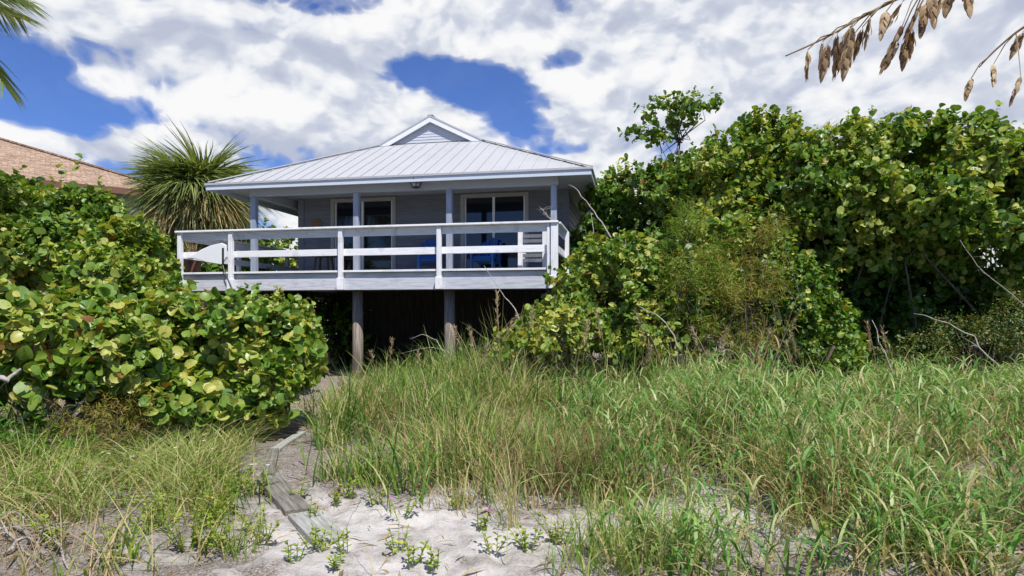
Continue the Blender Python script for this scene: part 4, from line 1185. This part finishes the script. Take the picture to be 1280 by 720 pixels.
def build_grass():
    ch = []
    def hmod(r):
        x, y = r[:, 0], r[:, 1]
        m = np.clip(1.0 + 0.42 * wob(x, y, 1.6, 2.0), 0.5, 1.45)
        return m * (1 + 0.35 * np.exp(-((x + 0.1) / 0.9) ** 2 - ((y - 9.2) / 1.0) ** 2)) * np.where((y > 8.6) & (x > 1.0), 0.72, 1) * np.where(y < 5, 0.85, 1)
    # long arching dune grass, left/centre; thinner to the right where the broad-leaved grass takes over
    n = 17000
    r = scatter(n, -9, 8, 3.6, 12.2, lambda x, y: dens_main(x, y) * np.clip(1.15 - 0.17 * np.clip(x, 0, 6), 0.25, 1), 1, 0.22)
    hh = (0.30 + 0.52 * RNG.random(n)) * np.clip(0.55 + 0.08 * r[:, 1], 0.7, 1.2) * hmod(r)
    hh *= np.where(r[:, 0] < -2.2, 0.72, 1)
    drift = 0.20 * wob(r[:, 0], r[:, 1], 1.5, 5.0) + np.where(r[:, 0] < -2.2, 0.14, 0)
    ch.append((blades(r, hh, RNG.random(n) * 6.283, 0.06 + 0.30 * RNG.random(n), 0.08 + 0.70 * RNG.random(n) ** 1.8, 0.009 + 0.014 * RNG.random(n), 6, 0.35 * RNG.random(n) ** 2), np.clip(0.44 + drift + 0.27 * RNG.normal(size=n), 0, 1)))
    # sprawling tufts along the foot of the left sea grapes
    n = 4200
    r = scatter(n, -6.5, -2.3, 4.6, 7.0, lambda x, y: np.clip(0.35 + 0.9 * wob(x, y, 3.0, 0.3), 0.05, 1) * (x < path_x(y) - 0.35) * np.clip((y - 4.4) / 1.4, 0.1, 1), 1, 0.2)
    hh = 0.25 + 0.40 * RNG.random(n)
    ch.append((blades(r, hh, RNG.random(n) * 6.283, 0.15 + 0.6 * RNG.random(n), 0.3 + 0.6 * RNG.random(n), 0.006 + 0.008 * RNG.random(n), 6), np.clip(0.62 + 0.22 * RNG.normal(size=n), 0, 1)))
    # brown dead stems standing in the grass
    n = 8000
    r = scatter(n, -2.5, 8, 4.2, 11, lambda x, y: dens_main(x, y) * (wob(x, y, 1.4, 3.3) > -0.1), 1, 0.3)
    hh = (0.25 + 0.5 * RNG.random(n)) * hmod(r)
    ch.append((blades(r, hh, RNG.random(n) * 6.283, 0.1 + 0.5 * RNG.random(n), 0.1 + 0.3 * RNG.random(n), 0.005 + 0.006 * RNG.random(n), 4), np.full(n, 1.0)))
    # pale dry blades, many bent over
    n = 9000
    r = scatter(n, -9, 8, 3.6, 12, dens_main, 1, 0.3)
    hh = (0.25 + 0.55 * RNG.random(n)) * hmod(r)
    ch.append((blades(r, hh, RNG.random(n) * 6.283, 0.1 + 0.8 * RNG.random(n), 0.2 + 0.8 * RNG.random(n), 0.004 + 0.007 * RNG.random(n), 6), np.clip(0.84 + 0.12 * RNG.normal(size=n), 0, 1)))
    o = link('dune_grass', ribbons_mesh('dune_grass', ch), M['grass']); tag(o, 'mixed green and straw coloured dune grass covering the slope before the house', 'grass', kind='stuff')
    # broad-leaved panic grass on the right: stems with alternate leaves
    ch = []
    def dens_r(x, y):
        return dens_main(x, y) * sstep(0.1, 2.2, x) * np.where(y > 10.4, 0.7, 1) * np.where(x > 1.2, np.maximum(1, 1.0), 1)
    ns = 4200
    r = scatter(ns, 0, 9.5, 3.7, 11.3, dens_r, 1, 0.35)
    hs = (0.40 + 0.50 * RNG.random(ns)) * np.where(r[:, 1] < 5.0, 0.85, 1.0) * hmod(r)
    az = RNG.random(ns) * 6.283; ln = 0.05 + 0.25 * RNG.random(ns)
    straw = RNG.random(ns) < 0.12 + 0.25 * (wob(r[:, 0], r[:, 1], 1.1, 0.2) > 0.25)
    ch.append((blades(r, hs, az, ln, 0.1 * RNG.random(ns), np.full(ns, 0.008)), np.clip(0.93 + 0.06 * RNG.normal(size=ns), 0, 1)))
    for k in range(7):
        s = (k + 1.2) / 8.0
        out = hs * (ln * s)
        q = r + np.stack([np.cos(az) * out, np.sin(az) * out, hs * s * 0.98], 1)
        L = (0.15 + 0.17 * RNG.random(ns)) * (1.1 - 0.3 * abs(s - 0.5))
        a2 = az + k * 2.4 + RNG.normal(size=ns) * 0.5
        ti = np.clip(0.44 + 0.62 * (s - 0.5) + 0.22 * RNG.normal(size=ns), 0, 0.86)
        ti[straw] = np.clip(0.86 + 0.1 * RNG.normal(size=straw.sum()), 0, 1)
        ti[(RNG.random(ns) < 0.08) | ((s < 0.4) & (RNG.random(ns) < 0.6))] = 0.98
        ch.append((blades(q, L, a2, 0.34 + 0.3 * RNG.random(ns), 0.22 + 0.55 * RNG.random(ns), (0.013 + 0.012 * RNG.random(ns)) * np.where(straw, 0.55, 1), 5, 0.12 + 0.40 * RNG.random(ns)), ti))
    o = link('panic_grass', ribbons_mesh('panic_grass', ch), M['green_grass']); tag(o, 'lush broad bladed green grass filling the lower right', 'grass', kind='stuff')
    # fallen straw and dead leaves on the sand
    n = 20000
    r = scatter(n, -8, 7, 3.4, 10.5, lambda x, y: np.clip(1 - 0.80 * bare(x, y), 0.05, 1) * np.clip(0.6 + 0.6 * wob(x, y, 3.1, 0.9), 0.15, 1))
    a = RNG.random(n) * 6.283
    pos = r + np.stack([np.zeros(n), np.zeros(n), 0.012 + 0.03 * RNG.random(n)], 1)
    d = np.stack([np.cos(a), np.sin(a), RNG.normal(size=n) * 0.16], 1)
    nn = np.array([0, 0, 1]) + RNG.normal(size=(n, 3)) * 0.3
    sz = 0.05 + 0.22 * RNG.random(n) ** 2
    o = link('plant_litter', inst_mesh('plant_litter', T_LANCE, pos, d, nn, sz, RNG.random(n) ** 1.4, 0.25 + 0.5 * RNG.random(n)), M['straw']); tag(o, 'dead stems and leaf scraps strewn over the sand', 'litter', kind='stuff')
build_grass()

# separate tufts one can tell apart
def tuft(px, py, h, n, label, tint=0.55, spread=0.09, seed=0, mat='grass', group=None, lean=0.35, curl=0.5, w=0.008):
    global RNG
    g = G(px, py); z = h1(*g)
    rng = np.random.default_rng(seed)
    r = np.zeros((n, 3)); r[:, :2] = rng.normal(size=(n, 2)) * spread * 0.5
    v = blades(r, h * (0.55 + 0.5 * rng.random(n)), rng.random(n) * 6.283, 0.04 + lean * rng.random(n), curl * rng.random(n), w * (0.7 + 0.6 * rng.random(n)), 7)
    o = link('grass_tuft', ribbons_mesh('grass_tuft', [(v, np.clip(tint + 0.15 * rng.normal(size=n), 0, 1))]), M[mat], None, (g[0], g[1], z - 0.01))
    tag(o, label, 'grass tuft', group)
TUFTS = [
    (638, 662, 0.95, 40, 'tall pale straw tuft standing alone at the right rim of the bare sand', 0.78, 0.10),
    (575, 640, 0.36, 46, 'short rounded dry tuft at the back of the bare sand', 0.80, 0.16),
    (170, 560, 0.62, 30, 'blue green upright tuft against the left sea grapes', 0.45, 0.14),
    (258, 585, 0.60, 30, 'grey green tuft left of the dark plank', 0.50, 0.14),
    (405, 565, 0.55, 60, 'blue green tuft right of the boardwalk path', 0.45, 0.16),
    (100, 660, 0.50, 44, 'loose yellowing tuft on the lower left sand', 0.68, 0.14),
    (30, 610, 0.55, 34, 'thin green tuft before the bright green weed', 0.55, 0.14),
    (300, 700, 0.40, 40, 'green tuft left of the pale plank at the bottom edge', 0.55, 0.12),
    (215, 640, 0.55, 60, 'sprawling straw tuft among the white flowers', 0.78, 0.2),
    (790, 705, 0.55, 170, 'big yellow green tuft at the bottom edge right of the sand', 0.55, 0.34),
    (748, 706, 0.46, 120, 'olive tuft just left of the big bottom edge tuft', 0.5, 0.34),
    (855, 695, 0.50, 110, 'arching green tuft right of the big bottom edge tuft', 0.52, 0.16),
    (690, 615, 0.75, 100, 'tall olive tuft beside the brown dead clump', 0.60, 0.18),
    (480, 600, 0.45, 60, 'yellow green tuft at the back left of the bare sand', 0.62, 0.2),
    (1000, 660, 0.60, 36, 'pale green tuft beside the second sand patch', 0.55, 0.12),
]
for i, (px, py, h, n, lab, ti, sp) in enumerate(TUFTS): tuft(px, py, h, n, lab, ti, sp, 300 + i)
tuft(712, 612, 0.80, 520, 'dense brown dead clump right of the bare sand', 0.15, 0.62, 330, 'straw', lean=0.6, curl=0.9, w=0.006)
tuft(600, 540, 0.85, 60, 'dark green tuft in the middle of the slope', 0.10, 0.2, 331, 'green_grass', w=0.014)
tuft(20, 715, 0.5, 120, 'tangle of grey straw at the lower left corner', 0.6, 0.5, 332, 'straw', lean=0.9, curl=0.9, w=0.006)

for i, (px, py, h, n, ti, lab) in enumerate([
    (590, 520, 0.95, 60, 0.66, 'tall reedy tuft right of the second front stilt'), (645, 522, 1.25, 80, 0.72, 'tallest yellowing reedy tuft below the right end of the deck'),
    (700, 524, 1.05, 70, 0.80, 'straw coloured reedy tuft before the yellow green sea grape'), (768, 528, 0.95, 60, 0.60, 'olive reedy tuft before the yellow green sea grape'),
    (845, 530, 1.05, 60, 0.70, 'reedy tuft before the yellow green feathery sapling'), (935, 530, 0.95, 60, 0.82, 'pale reedy tuft before the browning sapling'),
    (1030, 530, 0.85, 50, 0.55, 'green reedy tuft at the left end of the dark hollow'), (1205, 535, 0.9, 50, 0.5, 'green reedy tuft below the curved bare branch')]):
    tuft(px, py, h * 1.35, n, lab, ti, 0.38, 350 + i, lean=0.30, curl=0.40, w=0.013)
# tall flowering stalks
def stalk(px, py, Y, top, label, seed, group, lean=0.2):
    rng = np.random.default_rng(seed)
    g = P(px, 0, Y)[:2]; z = h1(*g)
    r = empty('grass_stalk', (g[0], g[1], z), 0, label, 'grass stalk', group)
    H = P(px, top, Y)[2] - z
    a = rng.random() * 6.28
    pts = [np.array([math.cos(a) * lean * H * t ** 2, math.sin(a) * lean * H * t ** 2 * 0.5, H * (t - 0.1 * lean * t ** 3)]) for t in np.linspace(0, 1, 7)]
    MB().tube(pts, list(np.linspace(0.008, 0.0035, 7)), 5).build('stem', M['straw'], r)
    n = 60
    t = 0.72 + 0.3 * rng.random(n)
    base = np.array([np.array(pts[-1]) * tt for tt in t]); d = rng.normal(size=(n, 3)) * 0.35 + unit(pts[-1][None] - pts[-2][None]) * 0.9
    link('seed_head', inst_mesh('seed_head', T_LANCE, base, d, rng.normal(size=(n, 3)), 0.06 + 0.05 * rng.random(n), 0.4 + 0.6 * rng.random(n), np.full(n, 1.0)), M['straw'], r)
    n = 6; rr = np.array([np.array(pts[1]) * s for s in rng.random(n) * 3])
    link('leaf_blade', ribbons_mesh('leaf_blade', [(blades(rr, 0.4 + 0.2 * rng.random(n), rng.random(n) * 6.28, 0.2 + 0.3 * rng.random(n), 0.6 * rng.random(n), np.full(n, 0.009)), 0.5 + 0.4 * rng.random(n))]), M['grass'], r)
st = 'pale dry grass stalk standing up from the grass'
for i, (px, Y, top, lab) in enumerate([
    (486, 11.2, 425, st + ' just right of the front stilt'), (470, 11.4, 440, 'short dry grass stalk close to the foot of the front stilt'),
    (625, 9.2, 362, 'tallest pale dry stalk, reaching up to the deck rim'), (655, 9.6, 385, st + ' below the right half of the deck'),
    (527, 11.0, 440, st + ' left of the second stilt'), (800, 9.0, 430, st + ' before the yellow green sea grape'),
    (930, 8.6, 420, st + ' before the browning sapling'), (715, 8.8, 400, st + ' under the right deck corner'),
    (1100, 8.8, 405, 'leaning dry stalk at the left of the dark hollow'), (1125, 8.9, 410, 'leaning dry stalk in the middle of the dark hollow'),
    (1000, 8.4, 430, st + ' before the small leaved bush'), (870, 8.2, 440, st + ' before the feathery sapling')]):
    stalk(px, 0, Y, top, lab, 400 + i, 'dry stalks above the grass', 0.15 + 0.25 * ((i * 7) % 5) / 5)

rk = np.random.default_rng(55)
for k in range(24):
    stalk(rk.uniform(570, 1010), 0, rk.uniform(8.6, 10.2), rk.uniform(385, 455), 'pale thin stalk in the loose crowd of dry stalks before the right shrubs', 440 + k, 'thin dry stalks before the right shrubs', rk.uniform(0.1, 0.5))
# small herbs with white or purple flowers
def herb(px, py, h, n, label, seed, flower=None, nf=4, group=None):
    rng = np.random.default_rng(seed)
    g = G(px, py); z = h1(*g)
    r = empty('flowering_herb' if flower else 'leafy_herb', (g[0], g[1], z), 0, label, 'plant', group)
    mb = MB(); tips = []
    pos = []; dd = []
    for k in range(n):
        a = rng.random() * 6.28; l = 0.7 * rng.random() + 0.1
        b = np.array([math.cos(a) * 0.03, math.sin(a) * 0.03, -0.01]); hh = h * rng.uniform(0.6, 1.1)
        tip = np.array([math.cos(a) * l * hh * 1.3, math.sin(a) * l * hh * 1.3, hh])
        mid = b * 0.5 + tip * 0.5 + np.array([0, 0, 0.04]) * hh
        mb.tube([b, mid, tip], [0.004, 0.003, 0.0015], 4); tips.append(tip)
        m = 8
        for j in range(m):
            s = 0.2 + 0.8 * j / m
            p = b + (tip - b) * s + np.array([0, 0, 0.03 * hh * math.sin(math.pi * s)]); aa = j * 2.4 + rng.random()
            pos.append(p); dd.append([math.cos(aa), math.sin(aa), 0.5])
    mb.build('stem', M['herb'], r)
    pos = np.array(pos); dd = np.array(dd); N = len(pos)
    link('foliage', inst_mesh('foliage', T_OVAL, pos, dd, np.array([0, 0, 1]) + rng.normal(size=(N, 3)) * 0.4, 0.026 + 0.022 * rng.random(N), np.clip(0.5 + 0.25 * rng.normal(size=N), 0, 1)), M['herb'], r)
    if flower:
        for k in range(nf):
            tip = tips[k % len(tips)] + np.array([rng.normal() * 0.02, rng.normal() * 0.02, 0.012])
            mb = MB(); m = 6
            for j in range(m):
                a = j * 2 * math.pi / m
                c = np.array([math.cos(a), math.sin(a), 0.25]); s = np.array([-math.sin(a), math.cos(a), 0])
                mb.add([tip, tip + c * 0.012 + s * 0.007, tip + c * 0.022, tip + c * 0.012 - s * 0.007], [(0, 1, 2, 3)])
            mb.build('flower', M[flower], r)
HERBS = [
    (172, 610, 0.28, 7, 'white flowered herb below the left sea grapes', 'petal'), (245, 600, 0.28, 7, 'white flowered herb left of the dark plank', 'petal'),
    (300, 620, 0.24, 6, 'white flowered herb touching the left edge of the dark plank', 'petal'), (205, 660, 0.30, 8, 'tall yellow green herb in the lower left sand', None),
    (235, 690, 0.30, 8, 'bushy bright herb left of the planks at the bottom', None), (255, 660, 0.26, 8, 'bright leafy herb between two straw tufts on the left', None),
    (325, 665, 0.24, 5, 'slim herb at the left corner of the pale plank', None), (470, 600, 0.24, 6, 'white flowered herb behind the bare sand', 'petal'),
    (435, 625, 0.20, 6, 'low herb right of the dark plank', None), (470, 635, 0.22, 6, 'yellow green herb at the back of the bare sand', None),
    (502, 650, 0.24, 4, 'purple flowered herb in the middle of the bare sand', 'purple'), (600, 665, 0.17, 5, 'small purple flowered herb right in the bare sand', 'purple'),
    (498, 690, 0.18, 5, 'dark little herb in the bare sand at the bottom', None), (515, 705, 0.16, 5, 'tiny herb in the bare sand at the bottom edge', None),
    (430, 690, 0.18, 4, 'herb sprouting right of the pale plank', None), (545, 600, 0.22, 6, 'herb under the dune grass behind the bare sand', None),
    (660, 690, 0.22, 8, 'spreading herb at the bottom right of the bare sand', None), (700, 680, 0.24, 8, 'round green herb at the bottom beside the olive tuft', None),
    (150, 690, 0.22, 7, 'green herb on the sand at the bottom left', None), (460, 580, 0.25, 7, 'yellow green herb beside the blue green tuft', None),
    (1040, 690, 0.3, 7, 'leafy herb at the foot of the green grass, bottom right', None), (930, 640, 0.24, 6, 'herb on the second sand patch', None)]
rh = np.random.default_rng(77)
for k in range(34):
    HERBS.append((rh.uniform(5, 335), rh.uniform(590, 712), rh.uniform(0.16, 0.34), 7, None, None))
for k in range(12):
    HERBS.append((rh.uniform(360, 760), rh.uniform(615, 712), rh.uniform(0.10, 0.2), 4, '', None))
for i, (px, py, h, n, lab, fl) in enumerate(HERBS):
    if lab == '':
        herb(px, py, h, n, 'tiny sprig scattered over the bare sand in the middle', 500 + i, None, group='tiny sprigs in the bare sand'); continue
    if lab is None:
        herb(px, py, h, n, 'small yellow green herb among the dry grass at the lower left', 500 + i, None, group='small herbs in the lower left grass'); continue
    herb(px, py, h, n, lab, 500 + i, fl, 1 if fl == 'purple' else 4)

# ================================================================== PLANKS, BRANCHES
def plank(corners, thick, mat, label):
    """board lying on the sand; corners in photo order near-left, near-right, far-right, far-left"""
    pts = [np.array([*G(*c)]) for c in corners]
    c = sum(pts) / 4
    e = (pts[2] + pts[3]) / 2 - (pts[0] + pts[1]) / 2
    L = np.linalg.norm(e); ang = math.atan2(e[1], e[0])
    wv = ((pts[1] - pts[0]) + (pts[2] - pts[3])) / 2; nrm = np.array([-math.sin(ang), math.cos(ang)]); W = abs(wv @ nrm)
    z = max(h1(c[0] + s * e[0] * 0.45, c[1] + s * e[1] * 0.45) for s in (-1, 0, 1)) + 0.034
    W *= 0.86; mb = MB(); n = max(1, int(round(W / 0.17))); w = W / n
    for k in range(n):
        mb.box(-L / 2 + random.uniform(-.015, .015), L / 2 + random.uniform(-.015, .015), -W / 2 + k * w + 0.003, -W / 2 + (k + 1) * w - 0.003, -thick, random.uniform(-0.004, 0.004))
    o = mb.build('plank', M[mat], None, bevel=0.006); o.location = (c[0], c[1], z)
    o.rotation_euler = (0, math.atan2(h1(*(c - e * 0.5)) - h1(*(c + e * 0.5)), L), ang)
    tag(o, label, 'plank')
plank([(356, 648), (391, 638), (352, 601), (318, 607)], 0.06, 'board_dark', 'dark weathered plank in the middle of the sandy path')
plank([(386, 683), (440, 675), (400, 641), (357, 649)], 0.06, 'board', 'pale grey green plank below the dark plank')
plank([(322, 606), (346, 600), (350, 574), (332, 578)], 0.05, 'board_dark', 'narrow plank above the dark plank, half buried in litter')
plank([(334, 577), (352, 573), (384, 553), (370, 552)], 0.05, 'board', 'farthest plank, bending right along the path')

def branch(pts, r, label, name='dead_branch', mat='grey_wood', twigs=0, seed=0):
    rng = np.random.default_rng(seed)
    pts = [np.array(p, float) for p in pts]
    base = pts[0].copy()
    q = []
    for a, b in zip(pts[:-1], pts[1:]):
        for t in (0, 0.33, 0.66): q.append(a * (1 - t) + b * t + rng.normal(size=3) * r * 0.9)
    q.append(pts[-1]); q = [p - base for p in q]
    mb = MB(); n = len(q)
    mb.tube(q, list(np.linspace(r, r * 0.35, n)), 7)
    for k in range(twigs):
        i = rng.integers(1, n - 1); d = rng.normal(size=3); d[2] = abs(d[2]) * 0.6
        L = rng.uniform(0.12, 0.4)
        e = q[i] + unit(d[None])[0] * L
        mb.tube([q[i], (q[i] + e) / 2 + rng.normal(size=3) * 0.02, e], [r * 0.45, r * 0.3, r * 0.12], 5)
    o = mb.build(name, M[mat], None, smooth=True); o.location = base
    tag(o, label, 'branch')
branch([P(772, 308, 11.6), P(752, 278, 11.9), P(738, 258, 12.2), P(724, 240, 12.4), P(711, 231, 12.6)], 0.015, 'pale arching dead branch under the right eave', seed=1)
branch([P(744, 300, 12.0), P(741, 280, 12.1), P(738, 262, 12.2), P(733, 272, 12.2)], 0.008, 'thin dead twig hanging beside the arching branch', seed=2)
branch([P(1245, 458, 9.4), P(1215, 420, 9.5), P(1185, 404, 9.6), P(1142, 392, 9.8)], 0.014, 'curved bare branch across the dark hollow', twigs=3, seed=3)
branch([P(1290, 390, 9.8), P(1255, 360, 9.9), P(1222, 332, 10.0), P(1200, 300, 10.2)], 0.009, 'bare branch slanting in front of the white slats', twigs=3, seed=5)
branch([P(-30, 478, 6.0), P(8, 472, 6.1), P(22, 468, 6.2)], 0.034, 'thick grey limb at the left edge', seed=6)
branch([P(24, 450, 6.5), P(12, 430, 6.5), P(4, 405, 6.6), P(-6, 388, 6.7)], 0.028, 'forked bare limb rising at the left edge', twigs=4, seed=7)
branch([P(560, 450, 10.8), P(545, 425, 10.9), P(528, 418, 11.0), P(512, 424, 11.0)], 0.008, 'arching dry stem between the two front stilts', seed=8)
branch([P(575, 455, 10.6), P(560, 440, 10.7), P(540, 434, 10.8), P(500, 442, 10.9)], 0.007, 'low arching dry stem beneath the deck', seed=9)
branch([P(650, 400, 10.6), P(640, 380, 10.8), P(628, 366, 11.0), P(605, 332, 11.4)], 0.011, 'thin dry stem leaning across the deck rim', seed=10)
branch([P(850, 440, 9.6), P(838, 410, 9.7), P(820, 392, 9.8), P(795, 380, 9.9)], 0.014, 'dead stem in the yellow green sea grape', seed=11)
branch([P(1118, 470, 9.0), P(1105, 440, 9.1), P(1090, 400, 9.3)], 0.012, 'bare stem leaning left in the dark hollow', seed=12)
def gpt(px, py, z=0.03): g = G(px, py); return np.array([g[0], g[1], h1(*g) + z])
branch([gpt(1200, 712), gpt(1240, 700, 0.06), gpt(1300, 694, 0.05)], 0.035, 'grey driftwood log in the grass at the lower right corner', 'driftwood_log', seed=13, twigs=2)
branch([gpt(1130, 716), gpt(1190, 708, 0.03), gpt(1240, 706)], 0.018, 'thin driftwood stick left of the log', 'driftwood_stick', seed=14)
for i, (a, b, lab) in enumerate([((-20, 655), (62, 668), 'longest grey stick on the lower left litter'), ((0, 700), (70, 676), 'grey stick crossing the lower left litter'), ((20, 668), (52, 716), 'dark stick slanting down in the lower left litter'),
                               ((-10, 680), (40, 700), 'short stick under the crossing stick'), ((60, 672), (85, 716), 'crooked stick at the right of the lower left litter')]):
    branch([gpt(*a, 0.05), gpt((a[0] + b[0]) / 2, (a[1] + b[1]) / 2, 0.08), gpt(*b, 0.02)], 0.015, lab, 'driftwood_stick', twigs=4, seed=20 + i)
# dried twig lying on the railing corner
q = to_world(-0.12, 0.0, 3.415)
branch([q, q + [-0.10, 0, 0.14], q + [-0.22, 0.02, 0.26]], 0.010, 'dry grey twig standing on the right corner of the rail', 'dry_twig', twigs=9, seed=30)

# ================================================================== SEA OATS close to the camera
def spikelet_mesh(seed, L):
    rng = np.random.default_rng(seed)
    pos = []; d = []; n = []; sz = []
    m = 11
    for k in range(m):
        t = k / (m - 1)
        half = 0.16 * math.sin(math.pi * min(1, 0.16 + 0.80 * t)) ** 0.8
        for s in (-1, 1):
            pos.append([s * L * half * 0.12, L * 0.70 * t, s * L * 0.012 + L * 0.02 * rng.normal()]); d.append([s * (0.30 * (1 - t) ** 0.7 + 0.02), 1, 0.06 * rng.normal()])
            n.append([0.35 * s + 0.2 * rng.normal(), 0.1, 1 if (k + (s > 0)) % 2 else -1]); sz.append(L * (0.36 - 0.06 * t))
    tm = (np.array([(0, 0, 0), (0.17, 0.35, 0.03), (0.12, 0.7, 0.02), (0, 1, 0), (-0.17, 0.35, 0.03), (-0.12, 0.7, 0.02), (0, 0.5, 0.09)]), [(0, 1, 6), (1, 2, 6), (2, 3, 6), (3, 5, 6), (5, 4, 6), (4, 0, 6)])
    me = inst_mesh('spikelet', tm, np.array(pos), np.array(d, float), np.array(n, float), np.array(sz), np.clip(0.5 + 0.32 * rng.normal(size=len(pos)), 0, 1), np.full(len(pos), 1.25))
    me.materials.append(M['spikelet']); return me
SPK = [spikelet_mesh(k, L) for k, L in enumerate((0.030, 0.035, 0.040))]

def sea_oats(base, path, spk, label, seed):
    rng = np.random.default_rng(seed)
    b = np.array(base); r = empty('sea_oats', tuple(b), 0, label, 'sea oats')
    pts = [np.array(p) - b for p in path]
    # smooth path
    q = []
    for i in range(len(pts) - 1):
        p0 = pts[max(i - 1, 0)]; p1 = pts[i]; p2 = pts[i + 1]; p3 = pts[min(i + 2, len(pts) - 1)]
        for t in np.linspace(0, 1, 8, endpoint=False):
            q.append(0.5 * ((2 * p1) + (-p0 + p2) * t + (2 * p0 - 5 * p1 + 4 * p2 - p3) * t * t + (-p0 + 3 * p1 - 3 * p2 + p3) * t ** 3))
    q.append(pts[-1])
    n = len(q)
    MB().tube(q, list(np.linspace(0.0032, 0.0006, n)), 6).build('stem', M['straw'], r, smooth=True)
    mb = MB()
    for (px, py, Y, ang, k) in spk:
        tip = P(px, py, Y) - b                      # where the spikelet hangs from
        j = min(range(n), key=lambda i: np.linalg.norm(q[i] - tip + np.array([-0.03, 0, -0.015])))
        mb.tube([q[j], (q[j] + tip) / 2 + np.array([0, 0, 0.004]), tip], [0.0007, 0.0006, 0.0005], 4)
        o = link('spikelet', SPK[k], None, r); o.location = tip
        # hang down: +Y of the mesh points along (sin ang, 0, -cos ang)
        o.rotation_euler = (-math.pi / 2, rng.normal() * 0.7, 0) if False else (0, 0, 0)
        d = Vector((math.sin(ang), rng.normal() * 0.12, -math.cos(ang)))
        qt = d.to_track_quat('Y', 'Z')
        from mathutils import Quaternion
        o.rotation_mode = 'QUATERNION'; o.rotation_quaternion = qt @ Quaternion((0, 1, 0), rng.normal() * 0.6)
        s = rng.uniform(0.88, 1.15); o.scale = (s, s, s)
    mb.build('pedicel', M['straw'], r)
Y1 = 0.62
sp1 = []
rs = np.random.default_rng(9)
for (px, py, k, a) in [(1010, 62, 0, -0.05), (1028, 52, 0, -0.1), (1034, 56, 1, -0.15), (1046, 42, 1, -0.1), (1052, 48, 2, -0.2), (1062, 34, 1, -0.1), (1068, 42, 2, -0.3), (1078, 34, 1, -0.2), (1088, 20, 1, -0.15), (1108, 14, 0, -0.25), (1060, 58, 1, -0.2),
                   (1128, 2, 1, -0.5), (1128, 32, 2, -0.45), (1122, 52, 2, -0.45), (1134, 48, 1, -0.2), (1142, 20, 2, -0.3), (1150, 6, 2, -0.45), (1158, 4, 1, -0.2), (1164, -6, 1, 0.0), (1180, -18, 2, -0.3), (1188, -26, 2, -0.2), (1200, -24, 1, -0.4), (1208, -34, 2, 0.0), (1172, -12, 1, -0.5), (1140, 36, 1, -0.1)]:
    sp1.append((px, py, Y1 + rs.normal() * 0.012, a, k))
sea_oats((0.78, 0.50, h1(0.78, 0.5)), [(0.78, 0.50, 0.0), (0.76, 0.52, 0.8), (0.68, 0.55, 1.6), P(1300, -130, 0.58), P(1220, -52, 0.60), P(1150, -16, 0.62), P(1080, 20, 0.62), P(1030, 48, 0.62), P(982, 70, 0.62)], sp1,
         'tan sea oats plume hanging down across the top right', 71)
sp2 = []
for (px, py, k, a) in [(1214, 98, 0, -0.35), (1242, 80, 0, -0.15), (1276, 96, 1, -0.3), (1278, 40, 1, -0.4), (1292, 50, 1, -0.2), (1300, 70, 1, 0)]:
    sp2.append((px, py, 0.70 + rs.normal() * 0.01, a, k))
sea_oats((0.98, 0.62, h1(0.98, 0.62)), [(0.98, 0.62, 0.0), (0.98, 0.63, 0.9), (0.90, 0.66, 1.7), P(1400, 0, 0.68), P(1330, 10, 0.69), P(1280, 34, 0.70), P(1245, 62, 0.70), P(1224, 84, 0.70)], sp2,
         'sparse sea oats stalk with a few spikelets at the right edge of the sky', 72)
